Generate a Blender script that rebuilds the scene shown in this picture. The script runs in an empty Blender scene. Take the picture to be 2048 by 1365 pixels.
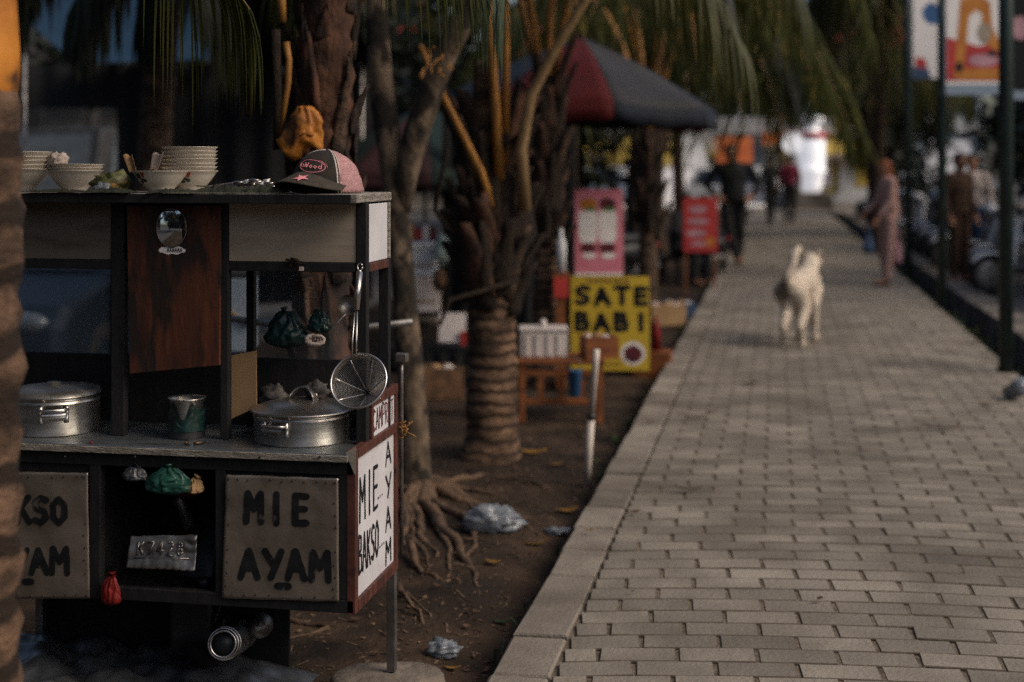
import bpy, bmesh, math, random
from mathutils import Vector, Matrix, noise
rnd = random.Random(7)
R = math.radians
S = bpy.context.scene
C = S.collection

# ------------------------------------------------------------------ camera
CAM_H, YAW, FPX = 1.4, R(10.54), 2844.0
cam = bpy.data.cameras.new('camera'); camo = bpy.data.objects.new('camera', cam); C.objects.link(camo)
camo.location = (0, 0, CAM_H); camo.rotation_euler = (R(90), 0, YAW)
cam.sensor_width = 36; cam.lens = 50; cam.shift_y = -347.5/2048
cam.clip_start = 0.05; cam.clip_end = 600
cam.dof.use_dof = True; cam.dof.focus_distance = 3.78; cam.dof.aperture_fstop = 1.8
S.camera = camo
# ------------------------------------------------------------------ sky, sun, exposure
SUN_EL, SUN_ROT = R(42), R(104)
w = bpy.data.worlds.new('World'); S.world = w; w.use_nodes = True
wn = w.node_tree.nodes; wl = w.node_tree.links
sky = wn.new('ShaderNodeTexSky'); sky.sky_type = 'NISHITA'; sky.sun_disc = False
sky.sun_elevation = SUN_EL; sky.sun_rotation = SUN_ROT; sky.dust_density = 4.0; sky.air_density = 1.0
bg = wn['Background']; bg.inputs['Strength'].default_value = 0.135
wl.new(sky.outputs['Color'], bg.inputs['Color'])
sl = bpy.data.lights.new('sun', 'SUN'); sl.energy = 1.45; sl.angle = R(28); sl.color = (1.0, 0.86, 0.70)
so = bpy.data.objects.new('sun', sl); C.objects.link(so)
_d = Vector((math.sin(SUN_ROT)*math.cos(SUN_EL), math.cos(SUN_ROT)*math.cos(SUN_EL), math.sin(SUN_EL)))
so.rotation_euler = _d.to_track_quat('Z', 'Y').to_euler(); so.location = (20, 0, 30)
S.view_settings.view_transform = 'Standard'; S.view_settings.look = 'None'
S.view_settings.gamma = 1.0; S.view_settings.exposure = 0.10
S.cycles.max_bounces = 6; S.cycles.transparent_max_bounces = 12
S.cycles.use_denoising = False; S.cycles.sample_clamp_indirect = 2.0; S.cycles.sample_clamp_direct = 12.0

# ------------------------------------------------------------------ places, measured through the lens
ct, st = math.cos(YAW), math.sin(YAW)
def at(px, py, dep):                       # a point of the photograph at a known distance -> world
    u = (px-1024)/FPX*dep
    return Vector((u*ct-dep*st, u*st+dep*ct, CAM_H-(py-335)/FPX*dep))
def gp(px, py, z=0.0): return at(px, py, FPX*(CAM_H-z)/(py-335))
def fp(px, py, Y):                         # point on a plane that runs across the path at Y
    k = (px-1024)/FPX; X = Y*(k*ct-st)/(ct+k*st)
    return Vector((X, Y, CAM_H-(py-335)/FPX*(-X*st+Y*ct)))
def rp(px, py, X):                         # point on a plane parallel to the path at X
    k = (px-1024)/FPX; Y = X*(ct+k*st)/(k*ct-st)
    return Vector((X, Y, CAM_H-(py-335)/FPX*(-X*st+Y*ct)))

# ------------------------------------------------------------------ materials
MATS = {}
def mat(name, c1, c2=None, rough=.8, metal=0, scale=8, detail=6, bump=0, bscale=None, spec=.3, stretch=None,
        c3=None, s3=3, t3=(.5, .62), trans=0, alpha=None, emit=None, contrast=(.35, .65)):
    if name in MATS: return MATS[name]
    m = bpy.data.materials.new(name); m.use_nodes = True; MATS[name] = m
    n, l = m.node_tree.nodes, m.node_tree.links
    b = n['Principled BSDF']; b.inputs['Roughness'].default_value = rough; b.inputs['Metallic'].default_value = metal
    b.inputs['Specular IOR Level'].default_value = spec
    c2 = c2 or tuple(v*.6 for v in c1)
    tc = n.new('ShaderNodeTexCoord'); mp = n.new('ShaderNodeMapping'); l.new(tc.outputs['Object'], mp.inputs[0])
    if stretch: mp.inputs['Scale'].default_value = stretch
    nz = n.new('ShaderNodeTexNoise'); nz.inputs['Scale'].default_value = scale; nz.inputs['Detail'].default_value = detail
    l.new(mp.outputs[0], nz.inputs['Vector'])
    cr = n.new('ShaderNodeValToRGB'); e = cr.color_ramp.elements
    e[0].position, e[1].position = contrast; e[0].color = (*c2, 1); e[1].color = (*c1, 1)
    l.new(nz.outputs['Fac'], cr.inputs['Fac']); col = cr.outputs['Color']
    if c3:
        n3 = n.new('ShaderNodeTexNoise'); n3.inputs['Scale'].default_value = s3; n3.inputs['Detail'].default_value = 8
        l.new(mp.outputs[0], n3.inputs['Vector'])
        r3 = n.new('ShaderNodeMapRange'); r3.inputs[1].default_value, r3.inputs[2].default_value = t3
        l.new(n3.outputs['Fac'], r3.inputs[0])
        mx = n.new('ShaderNodeMix'); mx.data_type = 'RGBA'; l.new(r3.outputs[0], mx.inputs['Factor'])
        l.new(col, mx.inputs['A']); mx.inputs['B'].default_value = (*c3, 1); col = mx.outputs['Result']
    l.new(col, b.inputs['Base Color'])
    if bump:
        nb = n.new('ShaderNodeTexNoise'); nb.inputs['Scale'].default_value = bscale or scale*4; nb.inputs['Detail'].default_value = 6
        l.new(mp.outputs[0], nb.inputs['Vector'])
        bp = n.new('ShaderNodeBump'); bp.inputs['Strength'].default_value = bump; bp.inputs['Distance'].default_value = .01
        l.new(nb.outputs['Fac'], bp.inputs['Height']); l.new(bp.outputs['Normal'], b.inputs['Normal'])
    if trans:
        t = n.new('ShaderNodeBsdfTranslucent'); l.new(col, t.inputs['Color'])
        ms = n.new('ShaderNodeMixShader'); ms.inputs[0].default_value = trans
        l.new(b.outputs[0], ms.inputs[1]); l.new(t.outputs[0], ms.inputs[2]); l.new(ms.outputs[0], n['Material Output'].inputs[0])
    if alpha is not None:
        b.inputs['Alpha'].default_value = alpha
    if emit:
        b.inputs['Emission Color'].default_value = (*emit[0], 1); b.inputs['Emission Strength'].default_value = emit[1]
    return m
mat('paver', (.27,.245,.215), (.185,.168,.148), .9, scale=3.2, detail=10, bump=.5, bscale=70, c3=(.12,.105,.085), s3=1.3, t3=(.5,.75), spec=.2)
def world_stone(name, ca, cb, stain):
    m = mat(name, ca, cb, .9, scale=3.2, detail=10, bump=.5, bscale=70, spec=.2); n, l = m.node_tree.nodes, m.node_tree.links; b = n['Principled BSDF']
    geo = n.new('ShaderNodeNewGeometry'); oi = n.new('ShaderNodeObjectInfo')
    for q in n:
        if q.type == 'TEX_NOISE': l.new(geo.outputs['Position'], q.inputs['Vector'])
    src = b.inputs['Base Color'].links[0].from_socket
    st_ = n.new('ShaderNodeTexNoise'); st_.inputs['Scale'].default_value = 1.1; st_.inputs['Detail'].default_value = 9; st_.inputs['Roughness'].default_value = .65; l.new(geo.outputs['Position'], st_.inputs['Vector'])
    mr = n.new('ShaderNodeMapRange'); mr.inputs[1].default_value, mr.inputs[2].default_value = .47, .70; mr.inputs[4].default_value = .8; l.new(st_.outputs['Fac'], mr.inputs[0])
    mx = n.new('ShaderNodeMix'); mx.data_type = 'RGBA'; l.new(mr.outputs[0], mx.inputs['Factor']); l.new(src, mx.inputs['A']); mx.inputs['B'].default_value = (*stain, 1)
    ad = n.new('ShaderNodeMath'); l.new(geo.outputs['Random Per Island'], ad.inputs[0]); l.new(oi.outputs['Random'], ad.inputs[1]); fr = n.new('ShaderNodeMath'); fr.operation = 'FRACT'; l.new(ad.outputs[0], fr.inputs[0])
    sc = n.new('ShaderNodeMapRange'); sc.inputs[3].default_value = .76; sc.inputs[4].default_value = 1.16; l.new(fr.outputs[0], sc.inputs[0])
    mu = n.new('ShaderNodeVectorMath'); mu.operation = 'SCALE'; l.new(mx.outputs['Result'], mu.inputs[0]); l.new(sc.outputs[0], mu.inputs['Scale']); l.new(mu.outputs['Vector'], b.inputs['Base Color'])
del MATS['paver']
world_stone('paver', (.255,.222,.178), (.170,.147,.118), (.098,.083,.064))
world_stone('kerb', (.25,.215,.175), (.155,.132,.106), (.092,.076,.058))
if 0: mat('kerb', (.27,.24,.205), (.17,.15,.125), .9, scale=5, detail=10, bump=.55, bscale=60, c3=(.10,.085,.065), s3=2.2, t3=(.55,.75), spec=.2)
mat('sand', (.17,.135,.10), (.085,.067,.05), .95, scale=30, bump=.6, bscale=120, spec=.1)
mat('joint_dirt', (.125,.100,.074), (.070,.056,.041), .95, scale=30, spec=.1)
mat('dirt', (.056,.036,.023), (.011,.008,.006), .95, scale=3.4, detail=12, bump=1.0, bscale=45, c3=(.020,.014,.010), s3=1.1, t3=(.48,.66), spec=.15)
mat('soil_bits', (.16,.10,.06), (.02,.013,.009), .95, scale=40, contrast=(.45,.55))
mat('asphalt', (.075,.07,.066), (.045,.043,.042), .9, scale=4, bump=.4, bscale=120)
mat('concrete', (.21,.18,.15), (.12,.10,.085), .9, scale=4, bump=.5, bscale=50, c3=(.07,.06,.045), s3=1.6)
mat('stone', (.20,.165,.13), (.10,.082,.064), .9, scale=9, bump=.9, bscale=40)
mat('dark_wood', (.018,.017,.017), (.011,.011,.0115), .6, scale=12, stretch=(3,3,1), bump=.15, spec=.2, c3=(.035,.014,.008), s3=14, t3=(.68,.76))
mat('red_wood', (.105,.034,.022), (.045,.016,.012), .55, scale=9, stretch=(1,4,1), bump=.2, spec=.35, c3=(.02,.011,.01), s3=18, t3=(.56,.66))
mat('rust_board', (.115,.036,.015), (.040,.014,.009), .6, scale=4, stretch=(3.5,1,.8), detail=9, bump=.25, spec=.3, c3=(.018,.012,.009), s3=6, t3=(.5,.6))
mat('cream_board', (.33,.27,.20), (.24,.195,.145), .65, scale=3, stretch=(1,1,5), detail=9, bump=.12, c3=(.17,.13,.095), s3=3.2, t3=(.60,.80))
mat('white_panel', (.60,.585,.60), (.50,.48,.49), .5, scale=6, c3=(.28,.24,.21), s3=7, t3=(.62,.8), spec=.4)
mat('edge_plank', (.27,.245,.205), (.13,.115,.095), .8, scale=18, stretch=(1,1,5), bump=.7, bscale=60)
mat('sheet_tin', (.36,.30,.24), (.22,.186,.148), .36, .7, scale=5, detail=9, bump=.35, bscale=12, c3=(.17,.125,.085), s3=6, t3=(.60,.78), spec=.5)
mat('counter_steel', (.42,.46,.48), (.26,.29,.31), .28, .85, scale=5, stretch=(1,4,1), detail=8, bump=.1, c3=(.13,.13,.13), s3=5, t3=(.5,.75))
mat('steel', (.54,.495,.44), (.32,.29,.255), .30, .92, scale=5, stretch=(1,1,6), c3=(.16,.13,.10), s3=7, t3=(.60,.74), bump=.04, bscale=30)
mat('steel_bright', (.62,.59,.55), (.42,.39,.36), .26, .95, scale=12)
mat('umbrella_maroon', (.030,.007,.007), (.02,.005,.005), .8, scale=3)
mat('steel_dull', (.27,.255,.24), (.13,.12,.11), .45, .8, scale=14, bump=.15)
mat('black_paint', (.011,.011,.012), (.006,.006,.007), .6, scale=30, spec=.25, c3=(.07,.058,.046), s3=34, t3=(.63,.70))
mat('red_paint', (.13,.022,.018), (.07,.014,.012), .6, scale=30, spec=.25)
mat('black_plastic', (.022,.022,.024), (.014,.014,.016), .45, scale=10, spec=.4)
mat('rubber', (.016,.015,.015), (.010,.010,.010), .9, scale=30, bump=.3)
mat('porcelain', (.60,.535,.44), (.50,.44,.36), .32, scale=7, spec=.5)
mat('rooster_red', (.36,.022,.018), rough=.35, spec=.5)
mat('rooster_green', (.02,.05,.028), (.012,.02,.014), rough=.35, spec=.5)
mat('plastic_clear', (.36,.39,.42), (.20,.22,.25), .2, scale=26, trans=.3, spec=.6, bump=.6, bscale=26, alpha=.72)
mat('plastic_green', (.030,.12,.088), (.010,.045,.035), .42, scale=16, trans=.3, spec=.4, alpha=.85)
mat('plastic_dark_green', (.009,.036,.031), (.005,.018,.016), .35, scale=12, trans=.25, spec=.5)
mat('plastic_red', (.24,.016,.011), (.10,.008,.007), .5, scale=26, trans=.2, spec=.3)
mat('plastic_dark', (.055,.058,.062), (.025,.027,.029), .33, scale=20, spec=.6)
mat('paper', (.48,.40,.35), (.36,.29,.25), .85, scale=14)
mat('kraft', (.33,.205,.10), (.25,.15,.07), .8, scale=5, bump=.1)
mat('cloth_dark', (.035,.038,.022), (.014,.016,.012), .95, scale=18, bump=.5, bscale=140, c3=(.09,.10,.03), s3=8, t3=(.6,.68))
mat('cloth_grey', (.12,.105,.095), (.05,.045,.042), .95, scale=22, bump=.4, bscale=120, c3=(.22,.04,.045), s3=7, t3=(.62,.68))
mat('vegetable', (.22,.21,.085), (.06,.07,.025), .5, scale=22, c3=(.30,.17,.04), s3=16, t3=(.55,.62), spec=.5, trans=.15)
mat('cap_brown', (.052,.043,.033), (.034,.028,.022), .95, scale=60, bump=.3, bscale=300)
mat('cap_dark', (.028,.022,.018), (.018,.015,.012), .95, scale=60, bump=.3, bscale=300)
mat('cap_pink', (.43,.24,.235), (.35,.185,.18), .9, scale=90, bump=.5, bscale=350)
mat('cap_white', (.60,.52,.46), rough=.8)
mat('pink_thread', (.62,.23,.25), (.5,.17,.19), .8)
mat('mirror', (.88,.9,.9), (.8,.82,.82), .03, 1.0, scale=2)
mat('glass', (.5,.55,.58), (.4,.45,.5), .03, alpha=.05, spec=.25)
mat('palm_bark', (.12,.074,.046), (.034,.021,.014), .95, scale=9, stretch=(1.6,1.6,3.5), detail=10, bump=1.0, bscale=38, c3=(.022,.015,.011), s3=4.5, t3=(.5,.62))
mat('palm_bark_red', (.10,.046,.026), (.026,.013,.009), .95, scale=7, stretch=(2,2,1), detail=10, bump=1.0, bscale=30, c3=(.018,.012,.010), s3=5, t3=(.5,.6))
mat('palm_ring_bark', (.235,.145,.09), (.085,.052,.033), .95, scale=10, stretch=(1,1,3), detail=10, bump=1.0, bscale=34, c3=(.028,.018,.012), s3=4, t3=(.54,.64))
mat('fibre', (.034,.021,.013), (.010,.007,.005), .95, scale=30, stretch=(3,3,.6), bump=1.0, bscale=80)
mat('grey_bark', (.17,.122,.08), (.06,.043,.029), .95, scale=14, stretch=(1,1,.6), detail=12, bump=1.0, bscale=34, c3=(.022,.017,.013), s3=9, t3=(.47,.56))
mat('root_bark', (.13,.08,.047), (.045,.028,.018), .95, scale=12, detail=10, bump=1.0, bscale=40)
mat('petiole_gold', (.34,.155,.032), (.19,.08,.018), .6, scale=10, stretch=(4,4,1), spec=.35)
mat('petiole_tan', (.29,.185,.085), (.19,.12,.055), .7, scale=10, stretch=(4,4,1))
mat('sheath_orange', (.62,.245,.03), (.30,.10,.014), .55, scale=7, c3=(.06,.028,.012), s3=9, t3=(.55,.63), spec=.35, bump=.3)
mat('leaflet', (.052,.055,.012), (.022,.027,.007), .75, scale=3, trans=.3, spec=.12, c3=(.17,.125,.025), s3=4, t3=(.6,.72))
mat('leaflet_pale', (.11,.14,.075), (.05,.075,.038), .45, scale=3, trans=.3, spec=.4, c3=(.18,.15,.04), s3=5, t3=(.6,.72))
mat('leaflet_yellow', (.085,.080,.018), (.035,.040,.011), .55, scale=2, trans=.4, c3=(.19,.15,.06), s3=1.5, t3=(.62,.74))
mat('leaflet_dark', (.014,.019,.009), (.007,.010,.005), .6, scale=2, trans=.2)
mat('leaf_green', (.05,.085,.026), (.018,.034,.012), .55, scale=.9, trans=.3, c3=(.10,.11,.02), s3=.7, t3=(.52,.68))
mat('leaf_sunlit', (.13,.17,.04), (.05,.08,.02), .6, scale=.9, trans=.4, c3=(.20,.19,.04), s3=.7, t3=(.5,.66))  # leaf green raised in colour to imitate sun on the far trees
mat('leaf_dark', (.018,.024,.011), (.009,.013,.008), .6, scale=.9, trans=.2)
mat('leaf_fallen', (.34,.19,.03), (.17,.08,.018), .7, scale=14, trans=.2)
mat('leaf_brown', (.12,.06,.028), (.05,.026,.015), .8, scale=14)
mat('yellow_print', (.50,.345,.028), (.42,.28,.022), .5, scale=4, spec=.35)
mat('black_ink', (.008,.008,.010), rough=.5)
mat('white_ink', (.78,.73,.68), (.7,.65,.6), rough=.5)
mat('pink_print', (.62,.21,.255), (.53,.16,.20), .5, scale=4, spec=.35)
mat('red_print', (.45,.045,.035), (.33,.03,.03), .5, scale=4)
mat('maroon_ink', (.12,.018,.024), (.05,.01,.012), .6, scale=16)
mat('orange_print', (.50,.20,.035), (.38,.13,.02), .5, scale=5)
mat('green_ink', (.10,.24,.06), rough=.5)
mat('blue_ink', (.05,.13,.30), rough=.5)
mat('umbrella_red', (.125,.014,.013), (.09,.011,.010), .8, scale=3, trans=.15)
mat('umbrella_grey', (.055,.054,.057), (.042,.041,.044), .8, scale=3, trans=.12)
mat('umbrella_green', (.008,.022,.019), (.006,.016,.013), .8, scale=3, trans=.12)
mat('umbrella_navy', (.012,.018,.028), (.009,.012,.02), .8, scale=3)
mat('tarp_blue', (.042,.085,.14), (.028,.058,.095), .6, scale=1.2, trans=.6)
mat('tarp_dark', (.020,.0205,.0215), (.014,.0145,.0155), .9, scale=2, spec=.1)
mat('orange_wood', (.24,.078,.022), (.12,.038,.013), .7, scale=6, stretch=(1,1,4))
mat('white_plastic', (.56,.50,.46), (.46,.40,.36), .5, scale=4)
mat('pvc', (.62,.55,.48), (.46,.40,.34), .5, scale=8)
mat('mint', (.33,.42,.36), rough=.6)
mat('blue_plastic', (.05,.16,.34), rough=.45)
mat('green_steel', (.020,.038,.032), (.012,.022,.019), .5, scale=9, spec=.4, bump=.1)
mat('navy_paint', (.008,.016,.028), (.006,.012,.02), .5, scale=2, spec=.25)
mat('pale_blue_paint', (.24,.30,.36), (.2,.25,.3), .35, scale=2, spec=.5)
mat('white_paint', (.60,.59,.57), (.5,.49,.47), .4, scale=2, spec=.5)
mat('dark_glass', (.012,.014,.016), (.009,.01,.012), .08, spec=.6)
mat('pale_glass', (.10,.12,.135), (.07,.085,.095), .08, spec=.6)
mat('grey_paint', (.05,.05,.052), rough=.4)
mat('skin', (.30,.145,.085), (.24,.11,.062), .6, scale=20)
mat('hair', (.014,.010,.008), rough=.6)
mat('hair_auburn', (.20,.065,.018), (.16,.035,.012), .6, scale=30)
mat('shirt_black', (.014,.015,.018), (.009,.010,.012), .9, scale=12, bump=.3, bscale=60)
mat('trousers_black', (.018,.017,.017), (.010,.010,.010), .9, scale=12, bump=.3, bscale=60)
mat('maroon_cloth', (.17,.016,.042), (.11,.011,.028), .9, scale=8)
mat('pink_cloth', (.44,.27,.225), (.33,.195,.165), .9, scale=30, bump=.3, bscale=60)
mat('brown_cloth', (.085,.045,.024), (.05,.026,.015), .9, scale=8)
mat('bag_pink', (.50,.27,.30), rough=.6)
mat('bag_blue', (.05,.09,.17), rough=.5)
mat('sandal', (.03,.018,.014), rough=.7)
mat('building_wall', (.16,.145,.125), (.10,.09,.078), .9, scale=1.2, bump=.2)
mat('building_dark', (.030,.029,.028), (.018,.017,.017), .9, scale=1.2)
mat('awning_orange', (.46,.115,.03), (.36,.08,.02), .7, scale=2)
mat('awning_yellow', (.50,.36,.08), (.40,.28,.06), .7, scale=2)
mat('awning_red', (.40,.05,.03), rough=.7)
mat('shop_white', (.60,.60,.60), (.5,.5,.5), .7, scale=2)
mat('lantern_teal', (.40,.66,.60), (.34,.56,.52), .3, spec=.5, emit=((.42,.85,.78), .5))
mat('whitewash', (.86,.85,.86), (.76,.75,.77), .6, scale=3)
mat('glow_white', (.86,.85,.86), (.8,.79,.8), .5, scale=3, emit=((.95,.95,1.0), .42))  # emission put in for the blown-out white of pillar shaft and round sign
mat('band_red', (.52,.045,.06), rough=.5)

# ------------------------------------------------------------------ mesh helpers
class MB:
    def __init__(s): s.v = []; s.f = []
    def add(s, vs, fs):
        o = len(s.v); s.v += [Vector(v) for v in vs]; s.f += [tuple(i+o for i in f) for f in fs]; return s
    def box(s, x0, x1, y0, y1, z0, z1):
        x0,x1 = sorted((x0,x1)); y0,y1 = sorted((y0,y1)); z0,z1 = sorted((z0,z1))
        return s.add([(x0,y0,z0),(x1,y0,z0),(x1,y1,z0),(x0,y1,z0),(x0,y0,z1),(x1,y0,z1),(x1,y1,z1),(x0,y1,z1)],
                     [(0,3,2,1),(4,5,6,7),(0,1,5,4),(1,2,6,5),(2,3,7,6),(3,0,4,7)])
    def bar(s, a, b, w, d=None, up=(0,0,1)):
        a, b = Vector(a), Vector(b); d = d or w; t = (b-a).normalized(); u = Vector(up)
        if abs(t.dot(u)) > .95: u = Vector((1,0,0))
        x = t.cross(u).normalized(); y = x.cross(t)
        vs = [p+x*i*w/2+y*j*d/2 for p in (a,b) for i,j in ((-1,-1),(1,-1),(1,1),(-1,1))]
        return s.add(vs, [(0,3,2,1),(4,5,6,7),(0,1,5,4),(1,2,6,5),(2,3,7,6),(3,0,4,7)])
    def tube(s, pts, r, n=8, closed=False, cap=True, sx=1.0):
        pts = [Vector(p) for p in pts]; k = len(pts)
        rr = r if isinstance(r, (list, tuple)) else [r]*k
        vs = []; ref = None
        for i, p in enumerate(pts):
            a = pts[(i-1) % k] if closed else pts[max(i-1,0)]; b = pts[(i+1) % k] if closed else pts[min(i+1,k-1)]
            t = (b-a); t = t.normalized() if t.length > 1e-9 else Vector((0,0,1))
            if ref is None: ref = t.orthogonal()
            x = (ref - t*ref.dot(t)); x = x.normalized() if x.length > 1e-6 else t.orthogonal().normalized()
            ref = x; y = t.cross(x)
            vs += [p+x*math.cos(2*math.pi*j/n)*rr[i]*sx+y*math.sin(2*math.pi*j/n)*rr[i] for j in range(n)]
        fs = []
        for i in range(k if closed else k-1):
            o, q = i*n, ((i+1) % k)*n
            fs += [(o+j, o+(j+1)%n, q+(j+1)%n, q+j) for j in range(n)]
        if cap and not closed: fs += [tuple(range(n-1,-1,-1)), tuple(range((k-1)*n, k*n))]
        return s.add(vs, fs)
    def lathe(s, prof, c=(0,0,0), n=32, axis='Z', jit=0, cap=False):
        c = Vector(c); vs = []
        for (r, z) in prof:
            for j in range(n):
                a = 2*math.pi*j/n; q = r*(1+(rnd.uniform(-jit,jit) if jit else 0))
                x, y = math.cos(a)*q, math.sin(a)*q
                vs.append(c+(Vector((x,y,z)) if axis == 'Z' else Vector((x,z,y)) if axis == 'Y' else Vector((z,x,y))))
        k = len(prof)
        fs = [(i*n+j, i*n+(j+1)%n, (i+1)*n+(j+1)%n, (i+1)*n+j) for i in range(k-1) for j in range(n)]
        if cap: fs += [tuple(range(n-1,-1,-1)), tuple(range((k-1)*n, k*n))]
        return s.add(vs, fs)
    def ball(s, c, r, n=14, m=9):
        c = Vector(c); r = Vector((r,r,r)) if not hasattr(r, '__len__') else Vector(r)
        vs = [c+Vector((0,0,-r.z))]
        for i in range(1, m):
            p = math.pi*i/m-math.pi/2
            vs += [c+Vector((math.cos(2*math.pi*j/n)*math.cos(p)*r.x, math.sin(2*math.pi*j/n)*math.cos(p)*r.y, math.sin(p)*r.z)) for j in range(n)]
        vs.append(c+Vector((0,0,r.z))); e = len(vs)-1
        fs = [(0, 1+(j+1)%n, 1+j) for j in range(n)]
        for i in range(m-2): fs += [(1+i*n+j, 1+i*n+(j+1)%n, 1+(i+1)*n+(j+1)%n, 1+(i+1)*n+j) for j in range(n)]
        o = 1+(m-2)*n; fs += [(o+j, o+(j+1)%n, e) for j in range(n)]
        return s.add(vs, fs)
    def cap_(s, a, ra, b, rb, n=12):              # tapered capsule
        a, b = Vector(a), Vector(b); t = (b-a).normalized()
        pts = [a-t*ra*.98, a-t*ra*.7, a, a.lerp(b,.5), b, b+t*rb*.7, b+t*rb*.98]
        return s.tube(pts, [ra*.2, ra*.72, ra, (ra+rb)/2, rb, rb*.72, rb*.2], n)
    def grid(s, fn, nu, nv):
        vs = [fn(i/nu, j/nv) for j in range(nv+1) for i in range(nu+1)]
        return s.add(vs, [(j*(nu+1)+i, j*(nu+1)+i+1, (j+1)*(nu+1)+i+1, (j+1)*(nu+1)+i) for j in range(nv) for i in range(nu)])
    def mesh(s, name, smooth=False):
        me = bpy.data.meshes.new(name); me.from_pydata(s.v, [], s.f); me.update()
        if smooth: me.shade_smooth()
        return me
    def build(s, name, m, parent=None, smooth=False, bevel=0, remesh=0, solid=0, auto=None, sub=0):
        me = s.mesh(name, smooth or bool(remesh)); o = bpy.data.objects.new(name, me); C.objects.link(o)
        me.materials.append(MATS[m])
        if parent: o.parent = parent
        if solid:
            q = o.modifiers.new('s', 'SOLIDIFY'); q.thickness = solid; q.offset = 0
        if remesh:
            q = o.modifiers.new('r', 'REMESH'); q.mode = 'VOXEL'; q.voxel_size = remesh; q.use_smooth_shade = True
            q = o.modifiers.new('m', 'SMOOTH'); q.factor = .5; q.iterations = 3
        if bevel:
            q = o.modifiers.new('b', 'BEVEL'); q.width = bevel; q.segments = 2; q.limit_method = 'ANGLE'; q.angle_limit = R(40)
        if sub:
            q = o.modifiers.new('u', 'SUBSURF'); q.levels = sub; q.render_levels = sub
        return o
def tag(o, label, cat, group=None, kind=None):
    if label: o['label'] = label
    if cat: o['category'] = cat
    if group: o['group'] = group
    if kind: o['kind'] = kind
    return o
def struct(o): o['kind'] = 'structure'; return o
def thing(name, label, cat, loc=(0,0,0), rz=0, group=None):
    o = bpy.data.objects.new(name, None); C.objects.link(o); o.empty_display_size = .1
    o.location = loc; o.rotation_euler = (0,0,rz)
    return tag(o, label, cat, group)
def share(o, parent, loc=None, rot=None, scale=None):     # a linked copy of one piece
    c = o.copy(); C.objects.link(c); c.parent = parent
    if loc is not None: c.location = loc
    if rot is not None: c.rotation_euler = rot
    if scale is not None: c.scale = scale
    return c
def copy_tree(o, parent=None):
    c = o.copy(); C.objects.link(c); c.parent = parent
    for ch in list(o.children): copy_tree(ch, c)
    return c
def dup(root, loc, rz, label=None, group=None, scale=None, swap=None):
    c = copy_tree(root); c.location = loc; c.rotation_euler = (0,0,rz)
    if label: c['label'] = label
    if group: c['group'] = group
    if scale: c.scale = scale
    if swap:
        for ch in c.children_recursive:
            if ch.type == 'MESH':
                mn = ch.data.materials[0].name
                if mn in swap:
                    ch.material_slots[0].link = 'OBJECT'; ch.material_slots[0].material = MATS[swap[mn]]
    return c
def crumple(c, r, amp=.45, n=18, m=12, seed=0, fr=2.2):
    b = MB(); b.ball((0,0,0), 1, n, m); r = Vector(r)
    for i, v in enumerate(b.v):
        q = v*fr+Vector((seed*3.1, seed*1.7, seed))
        d = 1+amp*(noise.noise(q)+.6*noise.noise(q*2.3)+.45*abs(noise.noise(q*4.1)))
        b.v[i] = Vector((v.x*r.x*d, v.y*r.y*d, v.z*r.z*d))+Vector(c)
    return b
def sack(r, seed=0, folds=9, n=64, m=26, top=.16):
    b = MB(); r = Vector(r)
    def f(u, v):
        a = 2*math.pi*u; z = 1-2*v; prof = (top+(1-top)*math.sin(math.pi*min(1, .04+v*.62))**.8)*(1 if v < .82 else max(.02, 1-((v-.82)/.18)**2.2))
        ca, sa = math.cos(a), math.sin(a); q = Vector((ca*1.3, sa*1.3, z*1.2+seed))
        d = 1+.22*noise.noise(q)+(.16*(1-v)+.05)*math.sin(folds*a+5*noise.noise(q*1.1)+3*v)+.10*(1-abs(noise.noise(q*2.7+Vector((3,1,seed)))*2.2))+.05*noise.noise(q*7)
        return Vector((ca*r.x*prof*d, sa*r.y*prof*d, r.z*z+.10*r.z*noise.noise(q*1.7)))
    b.grid(f, n, m); return b
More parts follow.
